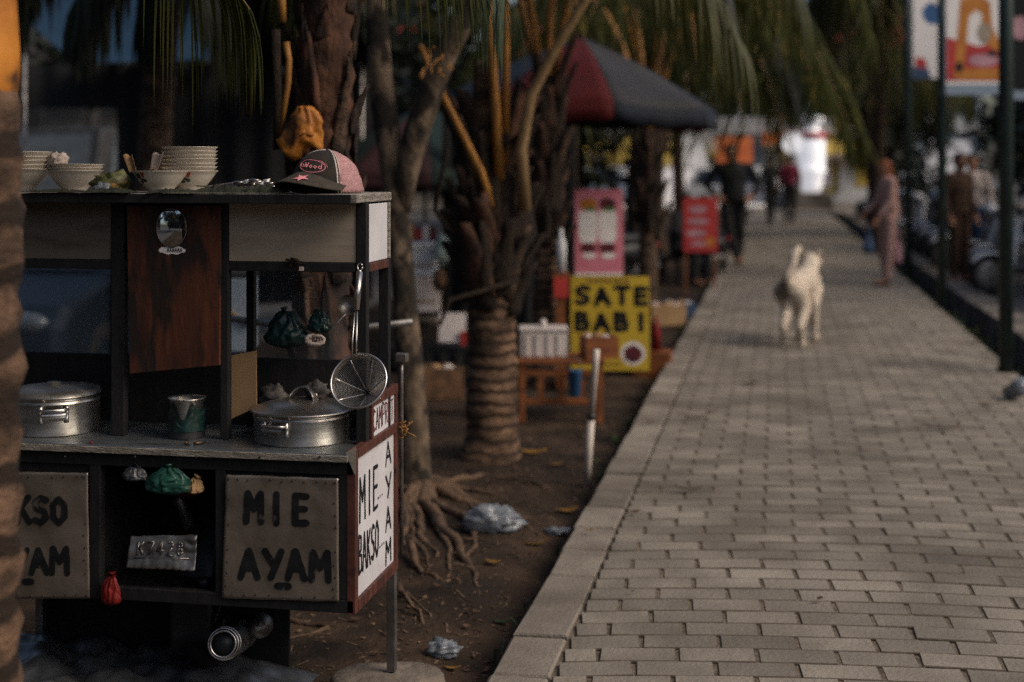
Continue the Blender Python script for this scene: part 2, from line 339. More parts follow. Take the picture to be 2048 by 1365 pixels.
# hand-painted strokes; letters in a unit box
GLY = {
 'M': [[(0,0),(.06,1)],[(.06,1),(.5,.45)],[(.5,.45),(.94,1)],[(.94,1),(1,0)]], 'I': [[(.5,0),(.5,1)]],
 'E': [[(.1,0),(.1,1)],[(.1,1),(.85,.98)],[(.1,.52),(.75,.52)],[(.1,0),(.85,.02)]],
 'A': [[(0,0),(.42,1)],[(.42,1),(1,0)],[(.22,.36),(.78,.36)]], 'Y': [[(0,1),(.5,.5)],[(1,1),(.38,0)]],
 'B': [[(.1,0),(.1,1)],[(.1,1),(.7,.93),(.72,.6),(.15,.52)],[(.15,.52),(.88,.42),(.85,.06),(.1,0)]],
 'K': [[(.1,0),(.1,1)],[(.9,1),(.15,.45)],[(.35,.58),(.95,0)]],
 'S': [[(.92,.9),(.5,1),(.1,.82),(.2,.56),(.75,.44),(.88,.2),(.5,0),(.05,.1)]],
 'O': [[(.5,1),(.1,.75),(.1,.25),(.5,0),(.9,.25),(.9,.75),(.5,1)]],
 'C': [[(.92,.88),(.5,1),(.1,.7),(.1,.3),(.5,0),(.92,.12)]], 'P': [[(.1,0),(.1,1)],[(.1,1),(.85,.9),(.8,.5),(.1,.45)]],
 'R': [[(.1,0),(.1,1)],[(.1,1),(.85,.9),(.8,.55),(.1,.5)],[(.4,.5),(.95,0)]], 'T': [[(.5,0),(.5,1)],[(0,1),(1,1)]],
 '.': [[(.4,.03),(.6,.05)]], 'D': [[(.1,0),(.1,1)],[(.1,1),(.9,.7),(.9,.3),(.1,0)]],
 '7': [[(.05,1),(.9,1)],[(.9,1),(.35,0)]], '4': [[(.7,0),(.7,1)],[(.7,1),(.05,.3)],[(.05,.3),(1,.3)]],
 '2': [[(.1,.8),(.4,1),(.85,.85),(.8,.55),(.1,0)],[(.1,0),(.95,0)]],
 '8': [[(.5,.53),(.15,.75),(.5,1),(.85,.75),(.5,.53)],[(.5,.53),(.08,.25),(.5,0),(.92,.25),(.5,.53)]], '-': [[(0,.5),(1,.5)]]}
def stroke(b, pts, wd, P, h, seed=0):          # P maps (u, v, h) in the sheet's own units to a point
    for i in range(len(pts)-1):
        a, c = Vector(pts[i]), Vector(pts[i+1]); t = (c-a).normalized(); nn = Vector((-t.y, t.x)); k = 5
        h += .00011
        L, Rr = [], []
        for j in range(k+1):
            p = a.lerp(c, j/k); ww = wd/2*(1+.16*noise.noise(Vector((p.x*90, p.y*90, seed))))
            L.append(p+nn*ww); Rr.append(p-nn*ww)
        A = [a+(nn*math.cos(q)-t*math.sin(q))*wd/2 for q in (R(45),R(90),R(135))]
        B = [c+(-nn*math.cos(q)+t*math.sin(q))*wd/2 for q in (R(45),R(90),R(135))]
        b.add([P(q.x, q.y, h) for q in L+Rr], [(j, j+1, k+2+j, k+1+j) for j in range(k)])
        ca = [L[0]]+A+[Rr[0]]; cb = [Rr[-1]]+B+[L[-1]]
        b.add([P(q.x, q.y, h) for q in ca], [(0,1,2,3,4)]); b.add([P(q.x, q.y, h) for q in cb], [(0,1,2,3,4)])
    return h
def write(text, u, v, cw, ch, gap, wd, P, name, m, parent, lean=0, h=.0012, seed=1):
    rr = random.Random(seed)
    for ch_ in text:
        b = MB()
        if ch_ == ' ': u += cw*.6; continue
        ww = cw*(.32 if ch_ == '.' else 1); jy = rr.uniform(-.03,.03)*ch; js = rr.uniform(.95,1.05)
        for s_ in GLY[ch_]:
            stroke(b, [(u+p[0]*ww+lean*p[1], v+jy+p[1]*ch*js) for p in s_], wd, P, h, seed+u)
        u += ww+(gap if ch_ != 'I' else gap*.7)
        b.build({'.': 'painted_dot', '-': 'painted_dash'}.get(ch_, 'letter'), m, parent)
def typeset(text, size, m, parent, loc, rot, name='lettering', bold=0, ext=.0008, align='CENTER', squash=1):
    cu = bpy.data.curves.new(name, 'FONT'); cu.body = text; cu.size = size; cu.offset = bold; cu.extrude = ext; cu.align_x = align
    o = bpy.data.objects.new(name, cu); C.objects.link(o)
    me = bpy.data.meshes.new_from_object(o.evaluated_get(bpy.context.evaluated_depsgraph_get())); bpy.data.objects.remove(o)
    me.materials.clear(); me.materials.append(MATS[m])
    o = bpy.data.objects.new(name, me); C.objects.link(o); o.parent = parent; o.location = loc; o.rotation_euler = rot; o.scale = (squash,1,1)
    return o
# ================================================================== the setting
DZ = -.12                                                    # level of the bare earth beside the kerb
XK0, XK1, XR = -.785, -.612, 1.62
def crown(X, Y): 
    return .026*(1-((X-.45)/1.05)**2)*.8-.003 + .007*noise.noise(Vector((X*1.1, Y*.8, 3))) - (.012*max(0, X-1.2))
def dirt_z(X, Y):
    n = noise.noise(Vector((X*1.3, Y*1.1, 0)))*.035+noise.noise(Vector((X*4, Y*4, 5)))*.014+noise.noise(Vector((X*13, Y*13, 9)))*.006
    return DZ+n-.05*math.exp(-max(0, XK0-X)/.10)
g = MB(); g.grid(lambda u, v: (-150+300*u, -60+310*v, -.42), 12, 12); struct(g.build('ground', 'asphalt'))
g = MB(); g.grid(lambda u, v: ((lambda x, y: (x, y, dirt_z(x, y)))(-4.4+(4.4+XK0+.02)*u, 2.2+8.8*v)), 110, 260)
struct(g.build('earth_verge', 'dirt', smooth=True))
g = MB(); g.grid(lambda u, v: ((lambda x, y: (x, y, dirt_z(x, y)))(-4.4+(4.4+XK0+.02)*u, 11+39*v)), 40, 180)
g.grid(lambda u, v: ((lambda x, y: (x, y, dirt_z(x, y)))(-4.4+(4.4+XK0+.02)*u, -8+10.2*v)), 30, 50)
struct(g.build('earth_strip', 'dirt', smooth=True))
g = MB(); g.grid(lambda u, v: (-13.9+9.6*u, -12+62*v, -.17), 8, 20); struct(g.build('side_road', 'asphalt'))
# walk of interlocking-size concrete bricks on a sand bed, laid in a stretcher bond across the walk
walk = MB(); walk.grid(lambda u, v: ((lambda x, y: (x, y, crown(x, y)-.024))(XK1+.011+(XR-XK1-.011)*u, -3+51*v)), 14, 260)
walk = struct(walk.build('sidewalk', 'sand', smooth=True))
BW, BD, PW, PD = .2155, .1115, .225, .1175
def brick_mesh(name, sd, hi=True, x0=-.5, x1=.5):
    rr = random.Random(sd); b = MB(); w_, d_ = BW, BD
    j = lambda a: rr.uniform(-a, a)
    lv = [(.0,-.06),(.0,-.003),(.0028,0)]
    for ins, z in lv:
        b.v += [Vector((w_*x0+ins+j(.0012), -d_/2+ins+j(.0008), z)), Vector((w_*x1-ins+j(.0012), -d_/2+ins+j(.0008), z)),
                Vector((w_*x1-ins+j(.0012), d_/2-ins+j(.0008), z)), Vector((w_*x0+ins+j(.0012), d_/2-ins+j(.0008), z))]
    for k in range(2): b.f += [(k*4+i, k*4+(i+1)%4, k*4+4+(i+1)%4, k*4+4+i) for i in range(4)]
    b.f.append((8,9,10,11)); return b
protos = []
for k in range(6): protos.append(brick_mesh('paver', k))
pm = []
def soil_sides(me):                # dirt-stained sides and arrises
    me.materials.append(MATS['paver']); me.materials.append(MATS['joint_dirt'])
    for p in me.polygons:
        if p.normal.z < .93: p.material_index = 1
for b in protos: me = b.mesh('paver'); soil_sides(me); pm.append(me)
def yoff(X): return .085*min(max(X+.6, 0), 1.1)+.012*noise.noise(Vector((X*1.7, 0, 8)))
allb = []
for r in range(int(50/PD)):
    Y0 = -2.4+r*PD; sh = (r % 2)*PW/2+.015*noise.noise(Vector((r*.21, 1, 1)))
    c_ = -1
    while True:
        xa = XK1+.004+c_*PW+sh; xb = xa+BW; c_ += 1
        if xa > XR: break
        xa2, xb2 = max(xa, XK1+.011), min(xb, XR-.004)
        if xb2-xa2 < .035: continue
        xc = (xa+xb)/2; yc = Y0+yoff(xc)+.004*noise.noise(Vector((xc*3, Y0*3, 2)))
        sag = -.006*math.exp(-((xc-XK1)/.22)**2)*max(0, 1-abs(yc-4.15)/.45)
        dep = -xc*st+yc*ct; px = 1024+FPX*(xc*ct+yc*st)/max(dep,.1)
        vis = dep > 3.5 and 900 < px < 2120
        allb.append((dep if vis else 999, xc, yc, crown(xc, yc)+sag+rnd.uniform(-.0013,.0013), (xa2-xc)/BW, (xb2-xc)/BW, r))
allb.sort(key=lambda a: a[0])
field = MB()
for i, (dep, xc, yc, zc, f0, f1, r) in enumerate(allb):
    dx = (crown(xc+.1, yc)-crown(xc-.1, yc))/.2; dy = (crown(xc, yc+.1)-crown(xc, yc-.1))/.2
    rot = (dy+rnd.uniform(-.008,.008), -dx+rnd.uniform(-.006,.006), .085*(1 if xc < .5 else .2)+rnd.uniform(-.008,.008)+ (.06 if xc < -.4 and 3.8 < yc < 4.5 else 0))
    full = f0 < -.49 and f1 > .49
    if i < 300 and dep < 900:
        if full: me = pm[rnd.randrange(6)]
        else: me = brick_mesh('paver', i, True, f0, f1).mesh('paver'); soil_sides(me)
        o = bpy.data.objects.new('paver', me); C.objects.link(o); o.parent = walk; o.location = (xc, yc, zc); o.rotation_euler = rot
    else:
        M = Matrix.Translation((xc, yc, zc)) @ Matrix.Rotation(rot[2], 4, 'Z') @ Matrix.Rotation(rot[1], 4, 'Y') @ Matrix.Rotation(rot[0], 4, 'X')
        b = protos[r % 6] if full else brick_mesh('p', i, True, f0, f1)
        field.add([M @ v for v in b.v[4:]], [tuple(q-4 for q in f) for f in b.f[4:]])
fill = MB()
for (dep, xc, yc, zc, f0, f1, r) in allb:
    if yc > 22: continue
    x0, x1 = xc+BW/2-.004, xc+BW/2+PW-BW+.004; zc += (crown(xc+.1, yc)-crown(xc-.1, yc))/.2*BW/2
    if x1 > XR-.01: continue
    sl_ = .085 if xc < .5 else .017; h = BD/2-.001; z_ = zc-.0022-rnd.uniform(0,.0016)
    fill.add([(x0+sl_*h*1, yc-h, z_), (x1+sl_*h, yc-h+sl_*.012, z_), (x1-sl_*h, yc+h, z_), (x0-sl_*h, yc+h, z_)], [(0,1,2,3)])
fill.grid(lambda u, v: (XK1-.006+.022*u, -2.4+46*v, crown(XK1, -2.4+46*v)-.012), 1, 90)
fl_ = fill.build('joint_sand', 'sand', walk); fl_['kind'] = 'stuff'
fo = field.build('paver_field', 'paver', walk); fo['kind'] = 'stuff'; fo.data.materials.clear(); soil_sides(fo.data)
g = MB(); g.grid(lambda u, v: (XK1+.011+(XR-XK1-.011)*u, -40+37.0*v, -.004), 4, 10); struct(g.build('sidewalk_behind', 'paver'))
# kerb stones
kroot = struct(MB().box(XK0+.02, XK1-.02, -3, 48, -.34, -.10).build('kerb', 'sand'))
kme = []
for k in range(4):
    rr = random.Random(k+40); b = MB(); L = .320; W_ = XK1-XK0-.008
    for ins, z in ((0,-.30),(0,-.007),(.006,0)):
        b.v += [Vector((-W_/2+ins+rr.uniform(-.003,.003), -L/2+ins*.8, z)), Vector((W_/2-ins, -L/2+ins*.8+rr.uniform(-.002,.002), z)),
                Vector((W_/2-ins, L/2-ins*.8+rr.uniform(-.002,.002), z)), Vector((-W_/2+ins+rr.uniform(-.003,.003), L/2-ins*.8, z))]
    for q in range(2): b.f += [(q*4+i, q*4+(i+1)%4, q*4+4+(i+1)%4, q*4+4+i) for i in range(4)]
    b.f.append((8,9,10,11)); me = b.mesh('kerb_stone'); me.materials.append(MATS['kerb']); kme.append(me)
yk = -2.9
while yk < 47.5:
    o = bpy.data.objects.new('kerb_stone', kme[rnd.randrange(4)]); C.objects.link(o); o.parent = kroot
    o.location = ((XK0+XK1)/2+rnd.uniform(-.004,.004), yk, -.008+rnd.uniform(-.006,.004)); o.rotation_euler = (rnd.uniform(-.012,.012), rnd.uniform(-.02,.02), rnd.uniform(-.018,.018))
    yk += .331
# right side: gutter, low edge, parking strip
struct(MB().box(XR+.0, XR+.42, -4, 48, -.40, -.34).build('gutter', 'dirt'))
ge = struct(MB().box(XR+.46, XR+.74, -4, 48, -.40, -.06).build('gutter_edge', 'sand'))
em = MB().box(-.15, .15, -.48, .48, -.3, 0).mesh('edge_slab'); em.materials.append(MATS['concrete'])
for i in range(38):
    o = bpy.data.objects.new('edge_slab', em); C.objects.link(o); o.parent = ge
    o.location = (XR+.6+rnd.uniform(-.012,.012), 1.5+i*.98, -.05+rnd.uniform(-.012,.008)); o.rotation_euler = (0, rnd.uniform(-.015,.015), rnd.uniform(-.012,.012))
g = MB(); g.grid(lambda u, v: (XR+.75+9*u, -6+54*v, -.11), 8, 20); struct(g.build('parking_strip', 'asphalt'))
g = MB(); g.grid(lambda u, v: (-26+60*u, 48+14*v, -.10), 6, 6); struct(g.build('cross_road', 'concrete'))

# ------------------------------------------------------------------ vegetation builders
def leaf_crown(n, r, seed, size=.22, clumps=16, droop=.5):
    rr = random.Random(seed); b = MB(); cl = []
    for i in range(clumps):
        v = Vector((rr.gauss(0,1), rr.gauss(0,1), rr.gauss(0,.8))).normalized()*rr.uniform(.25,.9)
        cl.append((Vector((v.x*r[0], v.y*r[1], v.z*r[2])), rr.uniform(.22,.42)))
    for i in range(n):
        c, k = cl[rr.randrange(clumps)]
        p = c+Vector((rr.gauss(0,1)*r[0], rr.gauss(0,1)*r[1], rr.gauss(0,.8)*r[2]))*k*.55
        d = Vector((rr.gauss(0,1), rr.gauss(0,1), rr.gauss(-droop,.6))).normalized(); s_ = d.orthogonal().normalized()
        s_.rotate(Matrix.Rotation(rr.uniform(0,6.28), 3, d)); L = size*rr.uniform(.6,1.4); w_ = L*.22
        b.add([p, p+d*L*.5+s_*w_, p+d*L, p+d*L*.5-s_*w_], [(0,1,2,3)])
    return b
def bent(p0, p1, k=8, wob=.06, seed=0, sag=0):
    p0, p1 = Vector(p0), Vector(p1); out = []
    for i in range(k+1):
        t = i/k; p = p0.lerp(p1, t); q = Vector((noise.noise(Vector((t*2.5, seed, 0))), noise.noise(Vector((t*2.5, seed, 7))), 0))*wob*(t*(1-t)*4)**.5
        out.append(p+q+Vector((0,0,sag*4*t*(1-t))))
    return out
def broadleaf(label, loc, h, r, seed, leafm='leaf_dark', n=5000, group=None, trunk=.16, size=.24, barkm='grey_bark'):
    t = thing('broadleaf_tree', label, 'tree', loc, 0, group)
    b = MB(); tp = bent((0,0,-.1), (rnd.uniform(-.3,.3), rnd.uniform(-.3,.3), h), 8, .15, seed)
    b.tube(tp, [trunk*(1.25-.7*i/8) for i in range(9)], 9)
    for i in range(6):
        a = rnd.uniform(0,6.28); s0 = tp[4+i % 4]
        b.tube(bent(s0, s0+Vector((math.cos(a)*r[0]*.6, math.sin(a)*r[1]*.6, r[2]*rnd.uniform(.3,.8))), 5, .1, seed+i), [trunk*.45*(1-.15*k) for k in range(6)], 6)
    b.build('trunk', barkm, t, True)
    c = leaf_crown(n, r, seed, size).build('crown', leafm, t); c.location = (0,0,h+r[2]*.35)
    return t
def frond(parent, pts, lm='leaflet', pm_='petiole_tan', L=.55, n=44, wd=.008, start=.22, droop=1.0, seed=1, rw=.016, spread=.55, both=True, name='frond', thin=.012, seg=5):
    """pts: control points of the midrib in the tree's frame; leaflets leave it on both sides and hang."""
    rr = random.Random(seed); P = [Vector(p) for p in pts]
    def cur(t):
        k = len(P)-1; x = min(t*k, k-1e-6); i = int(x); f = x-i
        a, b_ = P[max(i-1,0)], P[i]; c_, d_ = P[i+1], P[min(i+2,k)]
        return .5*((2*b_)+(c_-a)*f+(2*a-5*b_+4*c_-d_)*f*f+(3*b_-a-3*c_+d_)*f**3)
    mid = [cur(i/20) for i in range(21)]
    b = MB()
    for i in range(n):
        t = start+(1-start)*(i+rr.uniform(-.3,.3))/n; t = min(max(t,0),.999); p = cur(t); tg = (cur(min(t+.02,1))-cur(max(t-.02,0))).normalized()
        side = tg.cross(Vector((0,0,1))); side = side.normalized() if side.length > .05 else Vector((1,0,0))
        for sg in ((-1,1) if both else (1,)):
            ln = L*(.55+.45*math.sin(math.pi*min(1,.25+t*.8)))*rr.uniform(.75,1.12)
            d = (side*sg*spread+tg*rr.uniform(.35,.7)+Vector((rr.uniform(-.12,.12), rr.uniform(-.12,.12), rr.uniform(-.1,.25)))).normalized()
            q = p.copy(); vs = []; wv = wd*rr.uniform(.7,1.2)
            sd = d.cross(Vector((0,0,1))).normalized()
            for s_ in range(seg+1):
                ww = wv*(.55+.6*math.sin(math.pi*min(1, s_/seg*.8+.1)))*(1-s_/seg)**.45
                vs += [q+sd*ww, q-sd*ww]
                d = (d+Vector((0,0,-1))*droop*(.32+.12*s_)).normalized(); q = q+d*ln/seg
            b.add(vs, [(2*k, 2*k+1, 2*k+3, 2*k+2) for k in range(seg)])
    o = b.build(name, lm, parent)
    r_ = MB(); r_.tube(mid, [max(rw*(1-.9*i/20), .0025) for i in range(21)], 6); r_.build('midrib', pm_, o, True)
    return o
def palm_trunk(parent, path, r0, r1, m, ring=.055, amp=.05, name='trunk', n=18, jag=.06):
    P = [Vector(p) for p in path]; tot = sum((P[i+1]-P[i]).length for i in range(len(P)-1)); k = max(12, int(tot/ring*3))
    def pt(t):
        x = t*(len(P)-1); i = min(int(x), len(P)-2); f = x-i; return P[i].lerp(P[i+1], f)
    b = MB(); pts = [pt(i/k) for i in range(k+1)]; rr = []
    for i in range(k+1):
        s_ = i/k*tot/ring; rr.append((r0+(r1-r0)*i/k)*(1+amp*((s_ % 1)**2*1.6-.5)+ (.35*max(0,1-i/k*9))))
    b.tube(pts, rr, n)
    for i, v in enumerate(b.v):
        c = pts[min(i//n, k)]; d = v-c; b.v[i] = c+d*(1+jag*noise.noise(v*9)+jag*.8*noise.noise(v*23))
    return b.build(name, m, parent, True)
# ================================================================== the food cart
YF, YB, XC, XL = 3.56, 3.985, -1.08, -2.21       # front, back, right side and left end of the lower box
YU, YUB = 3.68, 3.93                              # upper case is set back
Zc = lambda py: fp(709, py, YF).z
ZB, ZCT, ZTOP = Zc(1230), Zc(910), 1.331
org = Vector((XC, YF, DZ))
cart = thing('food_cart', 'dark wooden noodle cart with tin signs, steel counter and crowded roof board', 'food cart', org)
def L(v): return Vector(v)-org
def cbox(name, m, x0, x1, y0, y1, z0, z1, parent=None, bevel=.002):
    return MB().box(x0-org.x, x1-org.x, y0-org.y, y1-org.y, z0-org.z, z1-org.z).build(name, m, parent or cart, bevel=bevel)
X_ = lambda px, Y=YF: fp(px, 900, Y).x
# lower box
cbox('bottom_board', 'dark_wood', XL, XC, YF+.012, YB, ZB, ZB+.014)
cbox('bottom_rail', 'dark_wood', XL, XC-.001, YF, YF+.03, ZB+.002, ZB+.036)
cbox('top_rail', 'dark_wood', XL, XC-.001, YF, YF+.03, ZCT-.055, ZCT-.014)
for a, b_ in ((676,709),(430,450),(178,200)):
    cbox('stile', 'dark_wood', X_(a), X_(b_)-(.0015 if b_ == 709 else 0), YF+.001, YF+.032, ZB+.036, ZCT-.055)
cbox('stile', 'dark_wood', XL, XL+.035, YF+.001, YF+.032, ZB+.036, ZCT-.055)
for a, b_ in ((447,680),(-60,180)):               # boards behind the tin sheets
    cbox('front_board', 'dark_wood', X_(a)+.002, X_(b_)-.002, YF+.010, YF+.022, ZB+.03, ZCT-.05)
for px in (440, 190): cbox('bay_partition', 'dark_wood', X_(px)-.006, X_(px)+.006, YF+.034, YB-.02, ZB+.015, ZCT-.016)
cbox('left_side_board', 'dark_wood', XL, XL+.014, YF+.034, YB-.002, ZB+.016, ZCT-.016)
cbox('back_board', 'dark_wood', XL+.015, X_(190)-.008, YB-.016, YB, ZB+.016, ZCT-.016)
cbox('back_board', 'dark_wood', X_(440)+.008, XC-.016, YB-.016, YB, ZB+.016, ZCT-.016)
cbox('shade_skirt', 'dark_wood', X_(-80), X_(470), YB+.002, YB+.012, -.10, ZCT-.03)  # dark board added in place of the shade beneath the cart
cbox('bay_back', 'dark_wood', X_(190)+.008, X_(440)-.008, YB-.014, YB-.002, ZB+.016, ZCT-.016)  # board added to keep the open centre bay black
# counter sheet
ct_ = cbox('counter', 'counter_steel', XL-.01, X_(700), YF-.012, YB-.002, ZCT-.012, ZCT+.002, bevel=.001)
cbox('lip', 'edge_plank', XL-.012, X_(699), YF-.018, YF-.0125, ZCT-.018, ZCT-.001, ct_, .001)
for px in (10, 130, 270, 392, 520, 640):
    v = L(fp(px, 914, YF-.019)); MB().ball(v, .0035, 8, 5).build('screw', 'black_plastic', ct_)
fl = MB(); a = [L(fp(690,906,YF-.014)), L(fp(712,893,YF-.004)), L(fp(711,952,YF-.006))]
fl.add(a+[p+Vector((0,.002,0)) for p in a], [(0,1,2),(5,4,3),(0,3,4,1),(1,4,5,2),(2,5,3,0)]); fl.build('corner_flap', 'steel', ct_)
# tin sheets with painted words
def sheet(pxs, words, seed):
    (ax,ay),(bx,by),(cx,cy),(dx,dy) = pxs            # TL TR BR BL
    TL, TR, BR, BL = [L(fp(x, y, YF-.004)) for x, y in pxs]
    def P(u, v, h):                                    # u,v in metres from BL, h outward
        wd = (TR-TL).length; hg = (TL-BL).length; s_, t_ = u/wd, v/hg
        p = (BL.lerp(BR, s_)).lerp(TL.lerp(TR, s_), t_)
        n_ =   .0026*noise.noise(Vector((u*9, v*9, seed)))+.0046*abs(noise.noise(Vector((u*6+v*5, v*8-u*3, seed+4))))+.0009*noise.noise(Vector((u*30, v*30, seed)))
        return p+Vector((0, -h-n_, 0))
    wd, hg = (TR-TL).length, (TL-BL).length
    b = MB(); b.grid(lambda u, v: P(u*wd, v*hg, 0)+Vector((0,0,.0015*noise.noise(Vector((u*7, v*7, seed+1))) if u in (0,1) or v in (0,1) else 0)), 44, 44)
    o = b.build('tin_sheet', 'sheet_tin', cart, True, solid=.0012)
    nail = MB().ball((0,0,0), .0028, 6, 4).mesh('nail'); nail.materials.append(MATS['black_plastic'])
    rr = random.Random(seed)
    for k in range(11):
        for e in ((k/10, .965), (k/10, .03), (.03, k/10), (.965, k/10)):
            u_, v_ = min(max(e[0],.035),.965)+rr.uniform(-.012,.012), min(max(e[1],.03),.968)+rr.uniform(-.008,.008)
            if rr.random() < .22: continue
            q = bpy.data.objects.new('nail', nail); C.objects.link(q); q.parent = o; q.location = P(u_*wd, v_*hg, .001)
    for (txt, u, v, cw, chh, gap, sw) in words:
        write(txt, u, v, cw, chh, gap, sw, P, 'painted_word' if txt != '-' else 'painted_dash', 'black_paint', o, h=.0019, seed=seed+len(txt))
    return o, wd, hg
sheet(((453,949),(677,957),(678,1204),(444,1196)), (('M',.060,.206,.040,.078,.02,.0185),('I',.124,.204,.034,.080,.02,.0185),('E',.188,.206,.040,.076,.012,.0185),
      ('AYAM',.050,.058,.044,.073,.0185,.0185),('-',.148,.030,.028,.015,.0,.0195)), 3)
_wd = (fp(178,945,YF)-fp(-52,940,YF)).length
sheet(((-52,942),(176,946),(180,1197),(-54,1198)), (('BAKSO',.024,.212,.040,.068,.012,.0175),('AYAM',.056,.070,.044,.066,.014,.0175),('-',.152,.040,.020,.015,0,.0175)), 11)
# right side: red frame, white painted panel
def rb(px0, py0, X): return L(rp(px0, py0, X))
sidez0, sidez1 = ZB, ZCT+.012
ys0, ys1 = YF, YB
sp = cbox('side_panel', 'white_panel', XC-.014, XC-.004, ys0+.022, ys1-.02, sidez0+.02, sidez1-.012, bevel=0)
for (y0,y1,z0,z1) in ((ys0,ys0+.026,sidez0,sidez1),(ys1-.024,ys1,sidez0,sidez1)):
    cbox('frame_stile', 'red_wood', XC-.02, XC+.004, y0, y1, z0, z1)
for (z0,z1) in ((sidez0+.001,sidez0+.032),(sidez1-.026,sidez1-.001)):
    cbox('frame_rail', 'red_wood', XC-.019, XC+.006, ys0+.0265, ys1-.0245, z0, z1)
def PS(u, v, h): return L((XC-.004+h+.0008*noise.noise(Vector((u*20, v*20, 1))), ys0+u, sidez0+v))
write('MIE', .062, .225, .050, .110, .016, .0115, PS, 'painted_word', 'black_paint', sp, seed=5, h=.0012)
write('...', .232, .245, .045, .08, .006, .0065, PS, 'painted_dots', 'black_paint', sp, seed=5, h=.0012)
write('BAKSO', .052, .092, .0315, .095, .008, .0100, PS, 'painted_word', 'black_paint', sp, seed=8, h=.0012)
write('...', .250, .105, .045, .08, .006, .0065, PS, 'painted_dots', 'black_paint', sp, seed=5, h=.0012)
for i, c_ in enumerate('AYAM'): write(c_, .318, .322-i*.093, .052, .062, 0, .0100, PS, 'painted_letter', 'black_paint', sp, seed=9+i, h=.0012)
# low guard on the counter edge, with a painted word
gy0 = rp(743, 800, XC).y; gz1 = .775
gd = cbox('guard_panel', 'white_panel', XC-.014, XC-.004, gy0+.012, ys1-.012, sidez1-.002, gz1-.02, bevel=0)
cbox('guard_rail', 'red_wood', XC-.02, XC+.004, gy0-.004, ys1, gz1-.026, gz1)
for y0 in (gy0-.003, ys1-.019): cbox('guard_stile', 'red_wood', XC-.019, XC+.003, y0, y0+.018, sidez1+.0005, gz1-.0265)
def PG(u, v, h): return L((XC-.004+h, gy0+u, sidez1+v))
write('CAMPRET', .028, .014, .0235, .060, .0068, .0047, PG, 'painted_word', 'red_paint', gd, seed=4, h=.0012)
# legs and the bent steel tube at the back corner
lg = rp(788, 1340, XC)
for (x, y) in ((XC-.012, ys1-.012), (XL+.03, ys1-.03)):
    MB().box(x-.0125-org.x, x+.0125-org.x, y-.0125-org.y, y+.0125-org.y, .066, ZB-.001-org.z).build('leg', 'steel_dull', cart, bevel=.002)
b = MB(); b.tube([L((XC+.012, ys1+.006, .28)), L((XC+.012, ys1+.006, .80)), L((XC+.012,ys1+.006,.835))], .006, 8); b.build('corner_rod', 'steel_dull', cart, True)
cbox('rod_cap', 'steel', XC-.004, XC+.030, ys1-.008, ys1+.020, .836, .862, bevel=.003)
b = MB(); rr = random.Random(4); q = L((XC+.014, ys1, .64))
for k in range(6): b.tube(bent(q+Vector((0,0,rr.uniform(-.02,.02))), q+Vector((rr.uniform(.0,.05), rr.uniform(-.02,.02), rr.uniform(-.035,.035))), 6, .03, k), .0014, 5)
b.tube([q+Vector((.012*math.cos(k),.012*math.sin(k),.002*k)) for k in range(14)], .0016, 5); b.build('twine', 'petiole_gold', cart, True)
# upper case
XU = XC-.002
pst = [('post', 712, 735), ('post', 440, 456), ('post', 222, 248), ('post', -62, -40)]
for nm, a, b_ in pst: cbox(nm, 'dark_wood', X_(a, YU), min(X_(b_, YU), XU), YU, YU+.028, ZCT+.003, 1.303)
cbox('back_post', 'dark_wood', XU-.03, XU-.001, YUB-.026, YUB, ZCT+.003, 1.303); 
for px in (506, 236, 20): cbox('back_post', 'dark_wood', X_(px, YUB)-.012, X_(px, YUB)+.012, YUB-.024, YUB-.001, ZCT+.003, 1.303)
zu = lambda py: fp(720, py, YU).z
cbox('case_rail', 'dark_wood', X_(-60,YU), XU-.0305, YU+.002, YU+.026, zu(546), zu(527))
cbox('case_back_rail', 'dark_wood', X_(-60,YU), XU-.031, YUB-.022, YUB-.002, zu(552), zu(530))
cbox('case_back_rail', 'dark_wood', X_(-60,YU), XU-.031, YUB-.022, YUB-.002, ZCT+.02, ZCT+.055)
cbox('case_floor', 'dark_wood', X_(-60,YU), XU-.031, YU+.027, YUB-.024, zu(540), zu(531))
mat('shaded_cream_board', (.13,.112,.088), (.08,.068,.052), .7, scale=3, stretch=(1,1,5), detail=9, bump=.15, c3=(.04,.033,.026), s3=3, t3=(.5,.7))  # cream board darkened in its colour for the shade on the left
for (a, b_, m) in ((457,711,'cream_board'),(-38,221,'shaded_cream_board')):
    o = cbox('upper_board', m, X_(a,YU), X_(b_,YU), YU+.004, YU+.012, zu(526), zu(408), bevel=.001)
cbox('upper_back_board', 'dark_wood', X_(-60,YU), XU-.032, YUB-.018, YUB-.006, zu(529), 1.302)
o = cbox('upper_side_board', 'white_panel', XU-.010, XU-.003, YU+.03, YUB-.03, zu(529)+.002, 1.300)
cbox('side_rail', 'red_wood', XU-.024, XU+.001, YU+.0285, YUB-.0265, zu(546), zu(529))
cbox('chipped_edge', 'edge_plank', XU-.012, XU+.002, YUB-.0295, YUB-.012, zu(529)+.002, 1.300, bevel=.002)
cbox('side_mid_rail', 'dark_wood', XU-.02, XU-.003, YU+.03, YUB-.03, ZCT+.13, ZCT+.15)
rf = cbox('roof_board', 'edge_plank', XL-.02, XC-.006, YU-.075, YUB+.02, 1.305, 1.329, bevel=.003)
cbox('front_edge', 'dark_wood', XL-.02, X_(702,YU-.08), YU-.082, YU-.0755, 1.303, 1.328, rf)
cbox('shade_backboard', 'dark_wood', X_(-60,YUB), XU-.032, YUB-.040, YUB-.030, ZCT+.003, ZCT+.20)  # dark board added so the shaded inside of the case reads black
